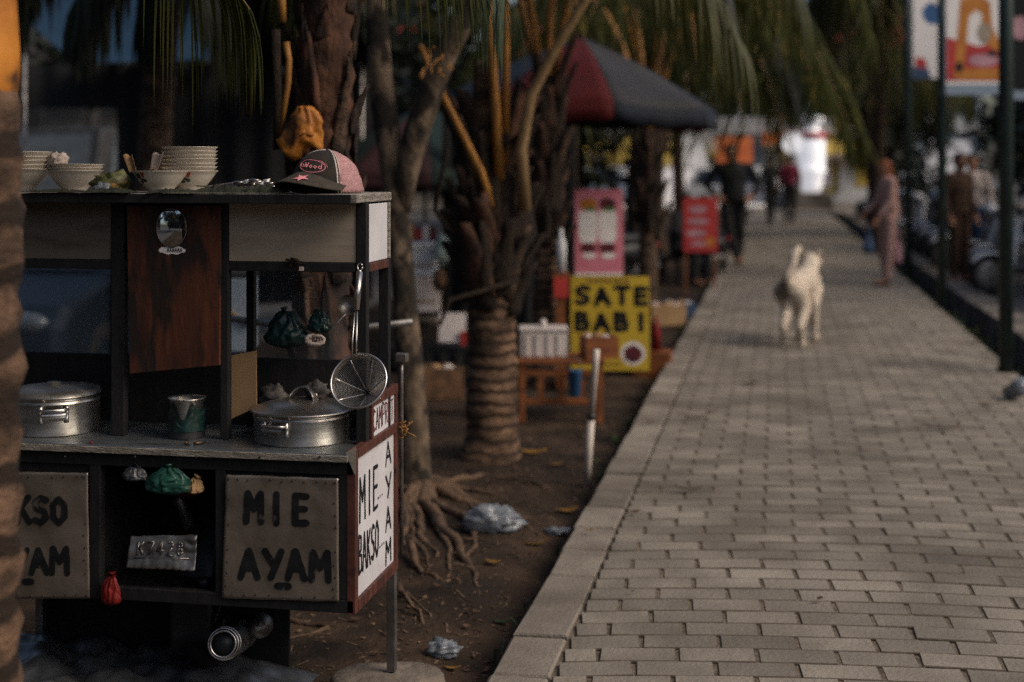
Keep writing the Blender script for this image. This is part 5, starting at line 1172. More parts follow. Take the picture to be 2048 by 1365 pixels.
# white pipe standing at the kerb
pb = gp(1172, 972, DZ-.02); pt_ = at(1193, 700, 6.75)
pp = thing('white_pipe', 'leaning white plastic pipe with black joint at the kerb', 'pipe', pb); d = pt_-pb
MB().tube([(0,0,-.04), d*.5], .018, 14).build('lower_pipe', 'pvc', pp, True); MB().tube([d*.5, d*.5+d*.035], .022, 14).build('joint', 'black_plastic', pp, True)
MB().tube([d*.535, d*.9, d], .016, 14).build('upper_pipe', 'pvc', pp, True)
# vendor goods left of the stout palm
def goods(name, label, cat, px, py, d, mk): 
    t = thing(name, label, cat, at(px, py, d), YAW); mk(t); return t
st_ = at(870, 690, 10.8); stl = thing('stall_table', 'dark cloth covered stall table left of the stout palm', 'table', Vector((st_.x, st_.y, DZ)), YAW); SH = st_.z-DZ
MB().box(-.42,.30,-.25,.25,SH-.03,SH).build('table_top', 'dark_wood', stl); b = MB(); b.grid(lambda u, v: (-.43+.74*u, -.262-.02*math.sin(u*40)*v, SH-.004-(SH-.05)*v), 60, 4); b.build('skirt', 'tarp_dark', stl, True)
for x in (-.38,.26): MB().box(x-.02,x+.02,.18,.22,0,SH-.031).build('leg', 'dark_wood', stl)
for k, (px, w_, h_, y0, m, lab) in enumerate(((845,.27,.27,0,'white_plastic','lower white foam carton of the stack behind the forked tree'),(842,.25,.25,.28,'shop_white','upper white foam carton of the stack behind the forked tree'))):
    p = at(px, 622, 11.1); t = thing('carton', lab, 'carton', p+Vector((0,0,y0)), YAW); MB().box(-w_/2,w_/2,-.12,.12,0,h_).build('body', m, t, bevel=.006); MB().box(-w_/2-.004,w_/2+.004,-.124,.124,h_-.05,h_+.004).build('lid', m, t, bevel=.004); MB().box(-w_/2+.03,w_/2-.03,-.1265,-.1245,h_*.3,h_*.36).build('tape', 'kraft', t)
p = at(845, 622, 11.15); MB2 = MB().box(-.22,.2,-.14,.14,0,.03); o = MB2.build('shelf', 'dark_wood'); o.location = p-Vector((0,0,.031)); o.rotation_euler.z = YAW; tag(o, 'dark plank shelf under the white cartons', 'shelf'); struct_leg = MB().box(-.02,.02,-.02,.02,-(p.z-DZ),0).build('leg', 'dark_wood', o); struct_leg.location = (-.18,.1,0); q = share(struct_leg, o, (.16,.1,0))
b = crumple((0,0,0), (.06,.04,.11), .25, 18, 12, 5); o = b.build('cloth', 'mint', smooth=True); o.location = at(884, 500, 10.9); tag(o, 'mint green cloth hanging beside the white cartons', 'cloth')
b = crumple((0,0,0), (.05,.04,.08), .25, 18, 12, 8); o = b.build('cloth', 'leaf_brown', smooth=True); o.location = at(878, 560, 10.85); tag(o, 'brown cloth hanging below the mint green one', 'cloth')
t = thing('snack_rack', 'rack of red and orange packets above the white cartons', 'rack', at(838, 482, 11.3), YAW)
MB().box(-.16,.16,-.05,.05,-.012,0).build('rack_shelf', 'dark_wood', t)
for k in range(5): MB().box(-.15+k*.06,-.10+k*.06,-.04,-.01,.001,.11+.02*(k % 2)).build('packet', ('red_print','orange_print','rooster_red','white_plastic','maroon_ink')[k], t, bevel=.006)
t = thing('tray', 'white plastic tray with red edge on the dark stall table', 'tray', at(905, 688, 10.6), YAW); b = MB(); b.grid(lambda u, v: (-.10+.2*u, -.08+.16*v, .02+.20*v), 4, 4); b.build('tray_face', 'white_plastic', t, solid=.01); MB().box(.06,.105,-.09,-.05,.0,.10).build('red_edge', 'red_print', t)
b = crumple((0,0,.02), (.08,.05,.025), .4, 18, 10, 3); o = b.build('bread_pack', 'leaf_fallen', smooth=True); o.location = at(856, 746, 10.3); tag(o, 'yellow wrapped pack under the stall table', 'packet')
bd = at(1030, 335, 12.9); bk_ = thing('shade_backdrop', 'black cloth on poles added to stand in for shade behind the stout palm', 'backdrop', Vector((bd.x, bd.y, DZ)), YAW)  # cloth and poles added to darken the gap between the trunks
b = MB(); b.grid(lambda u, v: (-.62+1.15*u, .03*math.sin(u*37)+.02*math.sin(u*11), .03+1.95*v), 50, 5); b.build('cloth', 'tarp_dark', bk_, True)
for x in (-.64,.55): MB().tube([(x,.04,0),(x,.04,2.05)], .02, 8).build('pole', 'fibre', bk_, True)
MB().tube([(-.66,.04,1.98),(.57,.04,1.98)], .015, 8).build('cross_pole', 'fibre', bk_, True)
for i, (px, py, d, m_, lab) in enumerate(((1356,648,14.0,'bag_blue','dark blue plastic crate on the verge beside the walk'),(1330,655,13.6,'kraft','tan cardboard carton beside the dark blue crate'),(866,800,9.4,'leaf_brown','brown carton on the earth behind the forked tree'))):
    v = at(px, py, d); t = thing('crate', lab, 'crate', Vector((v.x, v.y, dirt_z(v.x, v.y))), YAW+.2*i)
    for a in (-1,1):
        MB().box(-.17,.17,a*.12-.008,a*.12+.008,0,.2).build('side', m_, t, bevel=.003); MB().box(a*.162-.008,a*.162+.008,-.11,.11,.001,.199).build('end', m_, t, bevel=.003)
    MB().box(-.153,.153,-.111,.111,.003,.015).build('floor', m_, t)
    for k in range(4): crumple((-.09+.06*k,(-1)**k*.04,.15), (.05,.05,.06), .3, 12, 8, k+i).build('content', ('paper','leaf_brown','kraft','white_plastic')[k], t, True)
# white bottle + cups on the second palm side
b = MB(); b.lathe([(.001,0),(.035,0),(.036,.2),(.015,.26),(.015,.30),(.001,.30)], n=16); o = b.build('bottle', 'shop_white', smooth=True); o.location = at(1122, 545, 9.8); tag(o, 'white bottle standing between the second palm and the yellow board', 'bottle')
t = thing('bottle_stand', 'slim wooden stand with red front holding the white bottle', 'stand', o.location-Vector((0,0,.03)), YAW); MB().box(-.06,.06,-.05,.05,-.0,.028).build('top', 'orange_wood', t); MB().box(-.05,.05,-.055,-.051,-.14,-.002).build('red_front', 'red_print', t); MB().box(-.03,.03,-.03,.03,-(t.location.z-DZ),-.001).build('post', 'orange_wood', t)
# blue awning tent and dark curtain on the far left, its sheets standing in for shade
a0 = at(230, 335, 12.6); te = thing('market_tent', 'blue tarpaulin awning with dark curtain standing in for its shade, behind the cart', 'tent', Vector((a0.x, a0.y, DZ)), YAW)
b = MB(); b.grid(lambda u, v: (-.75+1.6*u, -.9+2.2*v, 2.97-.44*v+.06*u-.07*math.sin(math.pi*u)*math.sin(math.pi*v)), 12, 12); b.build('awning_sheet', 'tarp_blue', te, True)
b = MB(); b.grid(lambda u, v: (-.35+2.5*u, 1.32+.03*math.sin(u*50), .12+2.38*v+.10*u), 60, 4); b.build('curtain', 'tarp_dark', te, True)
b = MB(); b.grid(lambda u, v: (.86+1.3*u, -.9+2.2*v, 2.92-.44*v+.06*u), 6, 6); b.build('dark_sheet', 'tarp_dark', te, True)
b = MB(); b.grid(lambda u, v: (-1.75+1.4*u, 1.34+.02*math.sin(u*30), 2.10+.42*v), 30, 3); b.build('valance', 'tarp_dark', te, True)  # dark sheet added to blacken the upper left behind the awning
for x in (-1.25,2.05):
    for y in (-.9,1.3): MB().tube([(x,y,0),(x,y,2.62)], .025, 8).build('post', 'steel_dull', te, True)
# pale blue cool box behind the cart
t = thing('cool_box', 'pale blue cool box with tan strap seen through the cart window', 'box', at(478, 700, 7.0), YAW)
MB().box(-.11,.075,-.1,.1,0,.36).build('body', 'pale_blue_paint', t, bevel=.01); b = MB(); b.bar((-.11,-.104,.26), (.075,-.104,.14), .006, .05, up=(0,1,0)); b.build('strap', 'kraft', t); MB().box(-.112,.077,-.102,.102,.361,.40).build('lid', 'grey_paint', t, bevel=.01)
MB().box(-.10,.07,-.09,.09,-(t.location.z-DZ),-.001).build('stand', 'dark_wood', t)
# ================================================================== posts, signs, scooters on the right
def post(px, py, label, r=.046, h=5.4):
    g_ = gp(px, py, 0); t = thing('street_post', label, 'post', (g_.x, g_.y, -.34), 0, 'green posts along the walk')
    MB().tube([(0,0,0),(0,0,h)], r, 14).build('shaft', 'green_steel', t, True); MB().lathe([(.001,0),(.11,0),(.11,.02),(r+.01,.03),(r+.01,.10),(r,.11)], n=16).build('foot', 'green_steel', t, True)
    MB().lathe([(r+.008,h-.02),(r+.008,h+.02),(.001,h+.05)], n=14).build('cap', 'green_steel', t, True); return t
q1 = post(2012, 742, 'dark green steel post nearest the plastic cup', .050); q2 = post(1884, 613, 'green steel post carrying the orange and red sign', .045); q3 = post(1816, 553, 'green steel post beside the woman in pink', .046)
def hang_sign(name, label, px0, px1, py0, py1, d, m):
    p = at((px0+px1)/2, py1, d); wd = (px1-px0)/FPX*d; hg = (py1-py0)/FPX*d; t = thing(name, label, 'sign', p, YAW); MB().box(-wd/2,wd/2,0,.04,0,hg).build('panel', m, t, bevel=.003)
    for z in (.02,hg-.03): MB().box(-wd/2-.06,-wd/2-.001,.01,.03,z,z+.02).build('bracket', 'green_steel', t)
    return t, wd, hg
hs, wd, hg = hang_sign('hanging_sign', 'pole sign with orange arch shape on white over red', 1892, 2002, -40, 190, 14.0, 'white_ink'); X = lambda a: -wd/2+wd*a
Zf = lambda a: hg*a
patch(hs, [(X(.01),Zf(.12)),(X(.99),Zf(.12)),(X(.99),Zf(.48)),(X(.60),Zf(.42)),(X(.01),Zf(.50))], 'red_print', 'red_field')
arch = [(X(.14),Zf(.14)),(X(.30),Zf(.14)),(X(.42),Zf(.68)),(X(.55),Zf(.74)),(X(.66),Zf(.70)),(X(.60),Zf(.50)),(X(.80),Zf(.42)),(X(.98),Zf(.36)),(X(.98),Zf(.44)),(X(.84),Zf(.60)),(X(.80),Zf(.80)),(X(.66),Zf(.86)),(X(.26),Zf(.84))]
patch(hs, arch, 'orange_print', 'orange_arch', -.002); patch(hs, blob(X(.70),Zf(.54),wd*.13,hg*.09,16,.2), 'cream_board', 'pale_shape', -.003)
patch(hs, blob(X(.68),Zf(.30),wd*.28,hg*.055,16,.12,4), 'bag_pink', 'pale_print', -.003); patch(hs, blob(X(.84),Zf(.36),wd*.10,hg*.025,12,.2,4), 'black_ink', 'dark_shape', -.004); patch(hs, blob(X(.24),Zf(.24),wd*.07,hg*.05,12,.2,9), 'black_ink', 'dark_shape', -.004)
patch(hs, [(X(.22),Zf(.13)),(X(.98),Zf(.13)),(X(.98),Zf(.23)),(X(.22),Zf(.23))], 'orange_print', 'orange_base', -.0026); patch(hs, [(X(.0),Zf(.0)),(X(1),Zf(.0)),(X(1),Zf(.09)),(X(0),Zf(.09))], 'pale_blue_paint', 'bottom_strip', -.001)
hs2, wd, hg = hang_sign('hanging_sign', 'white pole sign with blue blot and small red mark', 1826, 1888, -40, 158, 18.0, 'white_ink'); X = lambda a: -wd/2+wd*a
patch(hs2, blob(X(.62),hg*.66,wd*.32,hg*.11,16,.3,2), 'blue_ink', 'blue_mark'); patch(hs2, [(X(.05),hg*.12),(X(.45),hg*.08),(X(.42),hg*.20),(X(.08),hg*.22)], 'red_print', 'red_mark'); patch(hs2, [(X(.0),hg*.0),(X(.6),hg*.0),(X(.5),hg*.10),(X(.0),hg*.12)], 'bag_blue', 'dark_mark', -.002)
t = thing('hanging_sign', 'dark pole sign with white foot beyond the nearest green post', 'sign', at(2040, 200, 14.2), YAW); MB().box(-.13,.5,0,.04,0,1.2).build('panel', 'tarp_dark', t); patch(t, [(-.10,.0),(.2,.0),(.2,.09),(-.10,.09)], 'pale_blue_paint', 'bottom_strip'); patch(t, blob(0,.72,.09,.12,14,.3), 'bag_pink', 'pale_mark')
# scooter (front towards -Y)
def make_scooter():
    t = thing('scooter', 'parked scooter', 'scooter', (0,0,0))
    for y, nm in ((-.62,'front_wheel'),(.60,'rear_wheel')):
        b = MB(); b.tube([Vector((0, y+.205*math.cos(k*.2244), .25+.205*math.sin(k*.2244))) for k in range(28)], .045, 8, closed=True); w_ = b.build(nm, 'rubber', t, True)
        b = MB(); b.lathe([(.02,-.03),(.15,-.025),(.165,-.02),(.165,.02),(.15,.025),(.02,.03)], (0,y,.25), 20, 'X', cap=True); b.build('rim', 'steel_dull', w_, True)
    b = MB(); b.grid(lambda u, v: Vector(((-.19+.38*u)*(1-.35*v), -.50+.16*v+.10*(2*u-1)**2*(1-v*.4), .34+.58*v)), 10, 10); b.build('front_shield', 'white_paint', t, True, solid=.03)
    b = MB(); b.grid(lambda u, v: Vector((-.07+.14*u, -.62+.27*math.cos(R(30)+R(115)*v)*-1*-1, .25+.27*math.sin(R(30)+R(115)*v)-.02*(2*u-1)**2)), 6, 10); b.build('front_mudguard', 'white_paint', t, True, solid=.006)
    MB().box(-.13,.13,-.42,.10,.27,.36).build('footboard', 'black_plastic', t, bevel=.03)
    b = MB(); b.ball((0,.42,.52), (.15,.46,.17), 20, 12); b.build('rear_body', 'white_paint', t, True)
    b = MB(); b.ball((0,.36,.70), (.135,.44,.09), 20, 12); b.build('seat', 'black_plastic', t, True)
    b = MB(); b.tube([(-.33,-.28,1.00),(-.2,-.33,.98),(0,-.36,.94),(.2,-.33,.98),(.33,-.28,1.00)], .016, 8); b.build('handlebar', 'black_plastic', t, True)
    b = MB(); b.ball((0,-.40,.93), (.12,.10,.09), 16, 10); hd = b.build('headstock', 'white_paint', t, True); b = MB(); b.ball((0,-.475,.92), (.07,.035,.05), 14, 8); b.build('headlight', 'pale_glass', hd, True)
    for s_ in (-1,1):
        b = MB(); b.tube([(s_*.22,-.33,.99),(s_*.30,-.36,1.14)], .006, 6); b.ball((s_*.31,-.36,1.19), (.055,.012,.04), 12, 8); b.build('mirror', 'black_plastic', t, True)
    b = MB(); b.tube([(.0,-.62,.25),(.0,-.50,.60),(0,-.40,.85)], .03, 8); b.build('fork', 'steel_dull', t, True)
    b = MB(); b.tube([(.14,.2,.22),(.16,.75,.34)], [.03,.05], 12); b.build('silencer', 'steel_dull', t, True)
    b = MB(); b.ball((0,.86,.60), (.08,.04,.04), 12, 8); b.build('tail_light', 'red_print', t, True)
    return t
sc0 = make_scooter(); cols = ('white_paint','black_plastic','white_paint','white_paint','bag_blue','white_paint','black_plastic','white_paint','grey_paint')
names = {'white_paint':'white', 'black_plastic':'black', 'bag_blue':'dark blue', 'maroon_ink':'dark red', 'grey_paint':'grey'}
def rowlab(c, k): return 'parked %s scooter, %s in the row counted from the nearer green posts' % (names[c], ORD[k]) if k < 20 else 'parked %s scooter, %s beyond the twentieth of the row' % (names[c], ORD[k-20])
Y = 17.6; k = 0
while Y < 44:
    c = cols[k % 9]; xx = 3.15+rnd.uniform(-.15,.15); rz = R(-78)+rnd.uniform(-.12,.12)
    dup(sc0, (xx, Y, -.11), rz, rowlab(c, k), 'scooters parked in a row along the walk', swap={'white_paint': c})
    Y += rnd.uniform(.62,.95) if Y < 30 else 1.2; k += 1
v = gp(1345, 560, DZ); dup(sc0, (v.x, v.y, DZ+.01), R(-70), 'black scooter parked on the earth verge in front of the red placard', swap={'white_paint':'black_plastic'}, scale=(.9,.9,.9))
v = gp(1300, 590, DZ); dup(sc0, (v.x-.5, v.y+.2, DZ+.01), R(-40), 'black scooter parked between the shaggy palm and the verge scooter', swap={'white_paint':'black_plastic'}, scale=(.9,.9,.9))

for ch in list(sc0.children_recursive): bpy.data.objects.remove(ch)
bpy.data.objects.remove(sc0)
# ================================================================== people
def capsules(parts, name, m, parent, vox): 
    b = MB()
    for p in parts:
        if len(p) == 2: b.ball(p[0], p[1], 16, 10)
        else: b.cap_(*p)
    return b.build(name, m, parent, remesh=vox)
def hand(w, d, s):            # wrist, direction, side; palm and five bent fingers
    w, d = Vector(w), Vector(d).normalized(); sd = d.cross(Vector((0,1,0))); sd = sd.normalized() if sd.length > .1 else Vector((1,0,0)); up = sd.cross(d)
    out = [(w, .026, w+d*.075, .036)]
    for k, l in enumerate((.062,.074,.070,.054)):
        b0 = w+d*.085+sd*(k-1.5)*.019; k1 = b0+d*l*.55-up*.006; out += [(b0, .0105, k1, .0098), (k1, .0098, k1+d*l*.4-up*.022, .0088)]
    t0 = w+d*.03+sd*s*.03; t1 = t0+d*.035+sd*s*.025; out += [(t0, .013, t1, .012), (t1, .012, t1+d*.03-up*.006, .010)]
    return out
def person(label, loc, rz, H, J, top, bottom, hairm, shoes='sandal', vox=.010, dress=False, skirt=0, sleeves=True, longhair=0, bareleg=False):
    t = thing('person', label, 'person', loc, rz); s = H/1.72; V = lambda p: Vector(p)*s
    hd = V(J['head']); nk = V(J['neck']); pe = V(J['pelvis']); f = Vector(J.get('face', (0,-1,0))).normalized()
    sh = [V(p) for p in J['sh']]; el = [V(p) for p in J['el']]; wr = [V(p) for p in J['wr']]; hp = [V(p) for p in J['hip']]; kn = [V(p) for p in J['kn']]; an = [V(p) for p in J['an']]; toe = [V(p) for p in J['toe']]
    body = [(hd+Vector((0,0,.018*s)), Vector((.076,.088,.098))*s), (hd+f*.018*s-Vector((0,0,.055*s)), Vector((.058,.066,.058))*s), (nk, .052*s, hd-Vector((0,0,.05*s)), .050*s),
            (nk-Vector((0,0,.03*s)), .085*s, pe+Vector((0,0,.1*s)), .105*s), (pe, Vector((.15,.11,.11))*s)]
    sx = f.cross(Vector((0,0,1)))
    body += [(hd+f*.088*s-Vector((0,0,.012*s)), .012*s, hd+f*.096*s-Vector((0,0,.034*s)), .016*s), (hd+f*.070*s-Vector((0,0,.070*s)), .012*s, hd+f*.076*s-Vector((0,0,.070*s))+sx*.001, .013*s)]
    for q in (-1,1): body += [(hd+sx*q*.078*s-Vector((0,0,.015*s)), Vector((.012,.022,.032))*s)]
    for i in (0,1):
        body += [(sh[i], .048*s, el[i], .038*s), (el[i], .037*s, wr[i], .026*s)]+hand(wr[i], wr[i]-el[i] if 'hd' not in J else Vector(J['hd'][i]), (1,-1)[i])
        body += [(hp[i], .078*s, kn[i], .054*s), (kn[i], .053*s, an[i], .034*s), (an[i]-Vector((0,0,.02*s)), .034*s, toe[i]+Vector((0,0,.012*s)), .026*s)]
    capsules(body, 'body', 'skin', t, vox)
    tp = [(nk-Vector((0,0,.06*s)), .105*s, pe+Vector((0,0,.16*s)), .125*s), (pe+Vector((0,0,.10*s)), Vector((.165,.125,.13))*s), (sh[0], .065*s, sh[1], .065*s), (nk.lerp(pe,.36), Vector((.185,.118,.20))*s), (nk.lerp(pe,.72), Vector((.162,.115,.18))*s), (nk-Vector((0,0,.02*s)), .068*s, nk-Vector((0,0,.06*s)), .09*s)]
    for i in (0,1):
        tp += [(sh[i], .066*s, el[i], .052*s)]
        if sleeves: tp += [(el[i], .051*s, el[i].lerp(wr[i],.85), .040*s)]
    capsules(tp, 'shirt', top, t, vox*1.2)
    bt = [(pe+Vector((0,0,.02*s)), Vector((.168,.128,.12))*s)]
    for i in (0,1): bt += [(hp[i], .092*s, kn[i], .072*s), (kn[i], .071*s, an[i]+Vector((0,0,.03*s)), .056*s)]
    if skirt: bt += [(pe, .14*s, kn[0].lerp(kn[1],.5), .135*s), (kn[0].lerp(kn[1],.5), .135*s, an[0].lerp(an[1],.5)+Vector((0,0,.08*s)), .115*s)]
    capsules(bt, 'trousers' if not skirt else 'sarong', bottom, t, vox*1.2)
    hr = [(hd+Vector((0,0,.050*s))-f*.016*s, Vector((.084,.094,.076))*s), (hd-f*.040*s, Vector((.078,.060,.082))*s)]
    if longhair: hr += [(hd-f*.06*s, .055*s, nk-f*.07*s-Vector((0,0,longhair*s)), .045*s)]
    capsules(hr, 'hair', hairm, t, vox)
    for i in (0,1): capsules([(an[i]-Vector((0,0,.045*s)), .037*s, toe[i]-Vector((0,0,.005*s)), .032*s)], 'shoe', shoes, t, vox)
    for q in (-1,1): MB().ball(hd+f*.080*s+sx*q*.030*s+Vector((0,0,.010*s)), .009*s, 8, 6).build('eye', 'hair', t, True)
    return t
def stand(**k):
    J = dict(head=(0,-.02,1.60), neck=(0,0,1.46), pelvis=(0,0,.94), sh=[(-.17,0,1.40),(.17,0,1.40)], el=[(-.24,.03,1.14),(.24,.03,1.14)], wr=[(-.24,-.06,.90),(.24,-.06,.90)], hip=[(-.09,0,.90),(.09,0,.90)], kn=[(-.10,-.02,.49),(.10,-.02,.49)], an=[(-.10,.0,.085),(.10,.0,.085)], toe=[(-.11,-.15,.03),(.11,-.15,.03)])
    J.update(k); return J
g_ = gp(1466, 527, 0)
person('person in black long sleeves and dark trousers walking with elbows bent out', (g_.x, g_.y, crown(g_.x, g_.y)), YAW, 1.74,
       stand(head=(-.03,-.03,1.60), sh=[(-.19,0,1.39),(.19,0,1.39)], el=[(-.33,.05,1.14),(.33,.05,1.14)], wr=[(-.22,-.10,.97),(.22,-.10,.97)], hd=[(.6,-.5,-.6),(-.6,-.5,-.6)], kn=[(-.07,-.10,.50),(.08,-.02,.49)], an=[(.03,-.16,.085),(.09,.12,.13)], toe=[(.03,-.31,.03),(.10,-.02,.03)]), 'shirt_black', 'trousers_black', 'hair', vox=.010).scale = (1.16,1.1,1)
g_ = gp(1775, 573, 0)
wp = person('person in a pale pink top and pale pink trousers standing side-on at the walk edge', (g_.x, g_.y, crown(g_.x, g_.y)), YAW-R(82), 1.50,
       stand(head=(0,-.05,1.58), pelvis=(0,.03,.94), el=[(-.20,-.06,1.15),(.20,-.04,1.14)], wr=[(-.16,-.24,.99),(.18,-.20,.92)], an=[(-.07,.02,.085),(.08,-.04,.085)], toe=[(-.08,-.13,.03),(.08,-.20,.03)]), 'pink_cloth', 'pink_cloth', 'hair_auburn', vox=.011, longhair=.06)
def small_bag(label, px, py, d, r, m, seed):
    t = thing('hand_bag', label, 'bag', at(px, py, d)); o_ = sack(r, seed).build('sack', m, t, True); o_.location = (0,0,-r[2]); b = MB(); b.tube([(r[0]*.5*math.cos(k*.314), 0, -r[2]*.3+r[2]*1.1*math.sin(k*.314)) for k in range(11)], .008, 6); b.build('handle', m, t, True)
small_bag('dark blue bag held at the front of the person in pink', 1737, 470, 16.3, (.055,.05,.11), 'bag_blue', 3); small_bag('pale pink bag hanging behind the person in pink', 1795, 480, 16.75, (.05,.05,.15), 'bag_pink', 6)
for px, rz, lab, tm, dx in ((1541, YAW+R(180)+.2, 'person in dark clothes walking beside the one in maroon', 'shirt_black', 0), (1579, YAW+R(180)-.1, 'person in a maroon top and dark trousers walking away', 'maroon_cloth', .03)):
    g_ = gp(px, 452, 0); person(lab, (g_.x, g_.y, crown(g_.x, g_.y)), rz, 1.68, stand(kn=[(-.09,-.08,.50),(.09,.02,.49)], an=[(-.09,-.20,.085),(.09,.16,.12)], toe=[(-.10,-.34,.03),(.10,.02,.05)]), tm, 'trousers_black', 'hair', vox=.014)
for px, d, rz, lab, tm, bm2 in ((1918, 18.6, YAW+R(30), 'person in brown clothes standing among the parked scooters', 'brown_cloth', 'brown_cloth'), (1944, 19.6, YAW+R(-20), 'person in a pale grey top standing beside the one in brown', 'paper', 'bag_blue')):
    v = at(px, 400, d); person(lab, (v.x, v.y, -.11), rz, 1.70, stand(), tm, bm2, 'hair', vox=.013)
v = gp(1318, 600, DZ); person('person in dark clothes sitting low on the verge beside the shaggy palm', (v.x+.12, v.y+2.2, DZ+.0), YAW+R(40), 1.62,
    stand(head=(0,-.10,1.14), neck=(0,-.05,1.00), pelvis=(0,.05,.50), sh=[(-.16,-.03,.95),(.16,-.03,.95)], el=[(-.23,-.12,.72),(.23,-.12,.72)], wr=[(-.14,-.34,.66),(.12,-.34,.66)], hip=[(-.09,.03,.46),(.09,.03,.46)], kn=[(-.13,-.36,.50),(.13,-.36,.50)], an=[(-.12,-.34,.085),(.12,-.34,.085)], toe=[(-.12,-.50,.03),(.12,-.50,.03)]), 'shirt_black', 'trousers_black', 'hair', vox=.012)
v = at(1318, 600, 1); so2 = bpy.data.objects['person.006'] if 'person.006' in bpy.data.objects else None
if so2:
    t = thing('stool', 'low dark stool under the sitting person', 'stool', so2.location+Vector((0,.0,0)), so2.rotation_euler.z); MB().box(-.16,.16,-.08,.22,.34,.37).build('seat', 'dark_wood', t, bevel=.01)
    for x in (-.13,.13):
        for y in (-.05,.19): MB().box(x-.018,x+.018,y-.018,y+.018,0,.339).build('leg', 'dark_wood', t)

# ================================================================== the dog
dg = gp(1590, 697, 0); dg.z = crown(dg.x, dg.y)
dog = thing('dog', 'cream dog with dark flank patch and raised tail standing on the walk', 'dog', dg)
m = mat('dog_fur', (.60,.51,.41), (.42,.345,.26), .95, scale=26, bump=.7, bscale=120); n, l = m.node_tree.nodes, m.node_tree.links
src = n['Principled BSDF'].inputs['Base Color'].links[0].from_socket
def DL(px, py, d): return at(px, py, d)-dg
hipc = DL(1582, 578, 11.12); shc = DL(1612, 556, 11.50)
cur = src
for cpt, rad in ((DL(1566, 582, 11.05), .070), (DL(1574, 545, 11.15), .050), (DL(1572,606,11.0), .045)):
    tc = n.new('ShaderNodeTexCoord'); nz = n.new('ShaderNodeTexNoise'); nz.inputs['Scale'].default_value = 14; l.new(tc.outputs['Object'], nz.inputs['Vector'])
    vd = n.new('ShaderNodeVectorMath'); vd.operation = 'DISTANCE'; l.new(tc.outputs['Object'], vd.inputs[0]); vd.inputs[1].default_value = cpt
    ad = n.new('ShaderNodeMath'); ad.operation = 'MULTIPLY_ADD'; l.new(nz.outputs['Fac'], ad.inputs[0]); ad.inputs[1].default_value = .07; l.new(vd.outputs['Value'], ad.inputs[2])
    mr = n.new('ShaderNodeMapRange'); mr.inputs[1].default_value = rad+.06; mr.inputs[2].default_value = rad+.02; l.new(ad.outputs[0], mr.inputs[0])
    mx = n.new('ShaderNodeMix'); mx.data_type = 'RGBA'; l.new(mr.outputs[0], mx.inputs['Factor']); l.new(cur, mx.inputs['A']); mx.inputs['B'].default_value = (.19,.15,.11,1); cur = mx.outputs['Result']
l.new(cur, n['Principled BSDF'].inputs['Base Color'])
hl, hr_ = DL(1569, 690, 11.02), DL(1603, 693, 10.98); fl_, fr_ = DL(1598, 686, 11.42), DL(1629, 684, 11.38)
for q in (hl, hr_, fl_, fr_): q.z = .022
ax_ = (shc-hipc).normalized(); sdv = ax_.cross(Vector((0,0,1))).normalized()
P = [(hipc, .112, hipc.lerp(shc,.5), .110), (hipc.lerp(shc,.5)+Vector((0,0,-.012)), .108, shc-Vector((0,0,.03)), .126), (shc-Vector((0,0,.05)), .105, shc+ax_*.06-Vector((0,0,.03)), .085)]
for ft, s_ in ((hl,-1),(hr_,1)):
    th = hipc+sdv*s_*.055+Vector((0,0,-.03)); kn = Vector((ft.x, ft.y, .275))+ax_*.10; hk = Vector((ft.x, ft.y, .155))-ax_*.045
    P += [(th, .090, kn, .056), (kn, .050, hk, .033), (hk, .032, ft+Vector((0,0,.02)), .027), (ft, .032, ft+ax_*.05, .027)]
for ft, s_ in ((fl_,-1),(fr_,1)):
    th = shc+sdv*s_*.065+Vector((0,0,-.08)); el = Vector((ft.x, ft.y, .30))-ax_*.03; wr = Vector((ft.x, ft.y, .14))
    P += [(th, .076, el, .050), (el, .045, wr, .034), (wr, .032, ft+Vector((0,0,.015)), .028), (ft, .032, ft+ax_*.05, .027)]
hdc = DL(1622, 522, 11.72); nkc = shc+ax_*.05+Vector((0,0,.03)); mz = hdc+ax_*.13+Vector((.02,0,-.035))
P += [(nkc, .085, hdc, .070), (hdc, Vector((.078,.082,.070))), (hdc, .052, mz, .034), (mz, .034, mz+ax_*.04+Vector((0,0,-.006)), .026)]
tl = [hipc-ax_*.09+Vector((0,0,.05)), hipc-ax_*.11+Vector((.0,0,.12)), DL(1586, 530, 11.04), DL(1590, 508, 11.08), DL(1597, 497, 11.14)]
for i in range(4): P.append((tl[i], (.036,.034,.034,.032)[i], tl[i+1], (.034,.034,.032,.026)[i]))
capsules(P, 'body', 'dog_fur', dog, .011)
for s_, px in ((1,1643),(-1,1612)):
    e0 = DL(px-6, 506, 11.70); b = MB(); b.grid(lambda u, v: e0+Vector(((u-.5)*.05*(1-v*.5)+.018*s_*v, -.01+.02*v, .012-.085*v+.012*math.sin(math.pi*u))), 6, 6); b.build('ear', 'dog_fur', dog, True, solid=.014)
MB().ball(mz+ax_*.068, .014, 10, 8).build('nose', 'black_plastic', dog, True)

